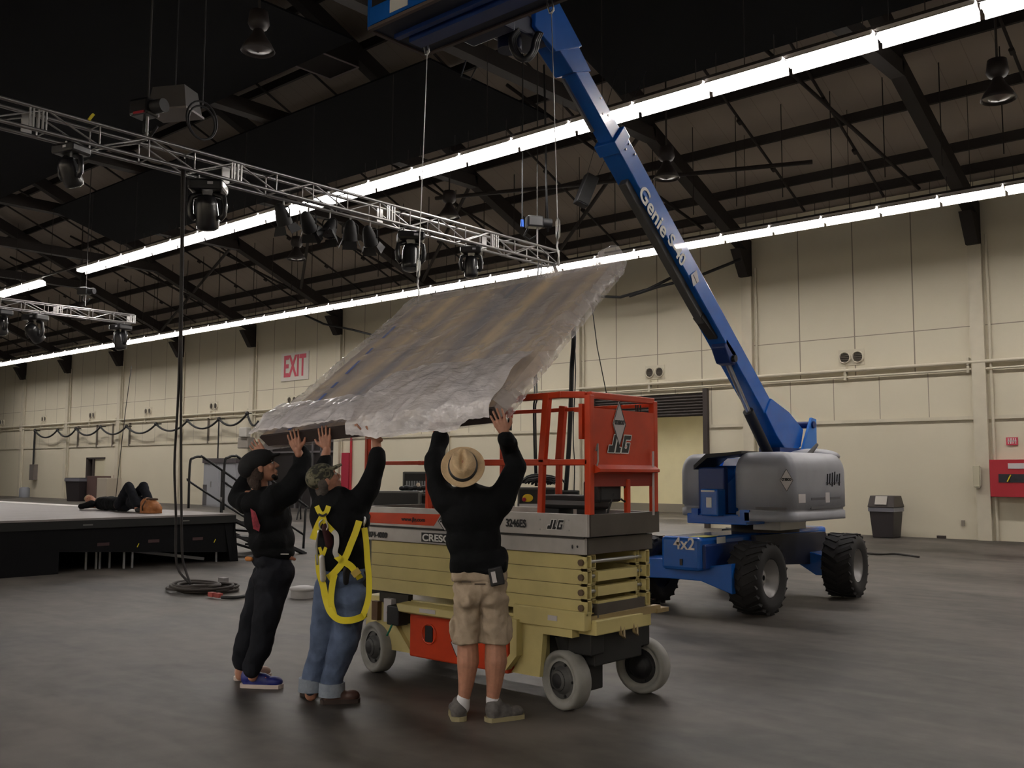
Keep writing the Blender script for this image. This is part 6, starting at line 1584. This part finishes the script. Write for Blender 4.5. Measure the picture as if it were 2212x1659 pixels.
# red print, belt, tool ends
mb = MB().prism([P(541, 1098, D-.155), P(552, 1106, D-.19), P(562, 1135, D-.19), P(560, 1148, D-.19), P(547, 1142, D-.17)], -FWD*.004)
mb.build('red_print', mat('print_red', (.22, .02, .035), .8, 0, .4, 40), H, world=True)
MB().cap(P(534, 1207, D+.0), .018, P(542, 1208, D-.05), .016).build('orange_glove', mat('glove_orange', (.50, .18, .04), .8), H, world=True)
MB().cap(P(628, 1205, D-.02), .014, P(636, 1208, D-.02), .011).build('tape_measure', mat('tape_brown', (.30, .11, .06), .7), H, world=True)
MB().box(-.03, .03, -.002, .002, -.004, .004, Matrix.Translation(P(615, 1197, D-.145)) @ BM.to_4x4()).build('belt_glint', ZINC, H, world=True)

# ---------------- the person lying on the stage
D = 20.0
c0 = PZ(240, 1103, SZ)
D = dep(c0)
H = thing('person', 'person in black lying on their back on the stage, knees up, hands behind the head', 'person', (c0.x, c0.y, SZ))
lx = Vector((1, .0, 0)); 
def LP(px, z): # point above the line on which the person lies
    d = RIGHT*(px-CX) + DOWN*(1103-CY) + FWD*FPX; t_ = c0.y/d.y; p = EYE + d*t_; return Vector((p.x, c0.y, SZ+z))
mb = MB()
hcen = LP(196, .17); M3h, ch = head(mb, hcen, ZH*.75 + lx*.2 - FH*.75, -lx*.95 + ZH*.2, 1.15)
for a, b in (((LP(206, .13), .055), (LP(214, .13), .06)), ((LP(222, .13), .10), (LP(262, .12), .11)),
             ((LP(214, .12) + Vector((0, -.18, 0)), .05), (LP(205, .06) + Vector((0, -.28, 0)), .042)), ((LP(205, .06) + Vector((0, -.28, 0)), .042), (LP(183, .05) + Vector((0, -.06, 0)), .033)),
             ((LP(214, .12) + Vector((0, .18, 0)), .05), (LP(196, .06) + Vector((0, .30, 0)), .042)), ((LP(196, .06) + Vector((0, .30, 0)), .042), (LP(183, .05) + Vector((0, .08, 0)), .033)),
             ((LP(266, .12) + Vector((0, -.1, 0)), .08), (LP(286, .50) + Vector((0, -.09, 0)), .055)), ((LP(286, .50) + Vector((0, -.09, 0)), .055), (LP(308, .08) + Vector((0, -.12, 0)), .04)),
             ((LP(266, .12) + Vector((0, .1, 0)), .08), (LP(297, .50) + Vector((0, .10, 0)), .055)), ((LP(297, .50) + Vector((0, .10, 0)), .055), (LP(316, .08) + Vector((0, .14, 0)), .04))):
    mb.cap(a[0], a[1], b[0], b[1])
hand(mb, LP(183, .05) + Vector((0, -.06, 0)), Vector((-.6, .7, .1)), ZH, 1, .3); hand(mb, LP(183, .05) + Vector((0, .08, 0)), Vector((-.6, -.7, .1)), ZH, -1, .3)
organic('body', mb, SKIN, H, .010, 4)
mb = MB()
mb.cap(LP(217, .13), .125, LP(240, .14), .135, .9); mb.cap(LP(240, .14), .135, LP(262, .13), .125)
for sy, ey in ((-.17, -.30), (.17, .32)): mb.cap(LP(216, .12) + Vector((0, sy, 0)), .075, LP(205 if ey < 0 else 196, .07) + Vector((0, ey*.95, 0)), .055); mb.cap(LP(205 if ey < 0 else 196, .07) + Vector((0, ey*.95, 0)), .055, LP(194, .055) + Vector((0, ey*.5, 0)), .045)
organic('shirt', mb, BSHIRT, H, .014, 5, .012, .12)
mb = MB(); mb.cap(LP(258, .13), .13, LP(270, .125), .13)
for sy, kx, fx in ((-.09, 286, 308), (.10, 297, 315)): mb.cap(LP(268, .13) + Vector((0, sy, 0)), .105, LP(kx, .48) + Vector((0, sy, 0)), .085); mb.cap(LP(kx, .48) + Vector((0, sy, 0)), .085, LP(fx-2, .13) + Vector((0, sy, 0)), .08)
mb.cap(LP(285, .18), .12, LP(300, .16), .13)
organic('trousers', mb, BTROU, H, .014, 5, .012, .12)
mb = MB(); mb.ell(ch + M3h @ Vector((0, -.03, .045)), (.085, .10, .085), M3h); organic('hair', mb, HAIR, H, .010, 3)
MB().ell(ch + M3h @ Vector((0, -.03, .135)), (.07, .07, .03), M3h).build('pale_headgear', mat('headgear_pale', (.5, .40, .26), .8), H, world=True)
for sy, fx in ((-.11, 309), (.13, 316)):
    MB().cap(LP(fx, .05) + Vector((0, sy, 0)), .045, LP(fx+8, .04) + Vector((0, sy, 0)), .035).build('shoe', BLACK, H, world=True)
# tan bag beside the feet
c = LP(331, 0)
t = thing('leather_bag', 'tan leather bag with dark straps on the stage beside the feet of the lying person', 'bag', (c.x, c.y-.05, SZ))
TAN = mat('tan_leather', (.33, .12, .035), .6, 0, .2, 12)
mb = MB(); mb.ell((0, 0, .12), (.20, .15, .13)); mb.ell((-.12, 0, .17), (.12, .13, .11)); mb.ell((.13, 0, .10), (.10, .13, .10)); mb.box(-.17, .2, -.12, .12, 0, .12)
o = organic('body', mb, TAN, t, .012, 4, .008, .06, world=False)
mb = MB()
for x in (-.12, -.02, .08): mb.cap((x, -.06, .255), .02, (x+.04, .05, .25), .02)
mb.path([(-.02, -.15, .05), (0, -.165, .12), (.03, -.12, .23)], .012, 6); mb.build('strap', mat('bag_dark', (.06, .03, .015), .7), t)

o = MB().path(cat([PZ(1868, 1195, .02), PZ(1900, 1197, .02), PZ(1935, 1196, .02), PZ(1985, 1203, .015)]), .022, 6).build('floor_hose', mat('hose_dark', (.03, .025, .022), .7)); tag(o, 'short dark hose lying on the floor right of the boom lift rear wheel', 'hose')

p = PX_(196, 254, TX+.14)
t = thing('yellow_clamp', 'small yellow strap end on the upper chord of the long truss, at the left', 'strap', p)
MB().bar((0, -.03, -.05), (0, .03, .05), .03, .04, (1, 0, 0)).build('strap', YEL, t)
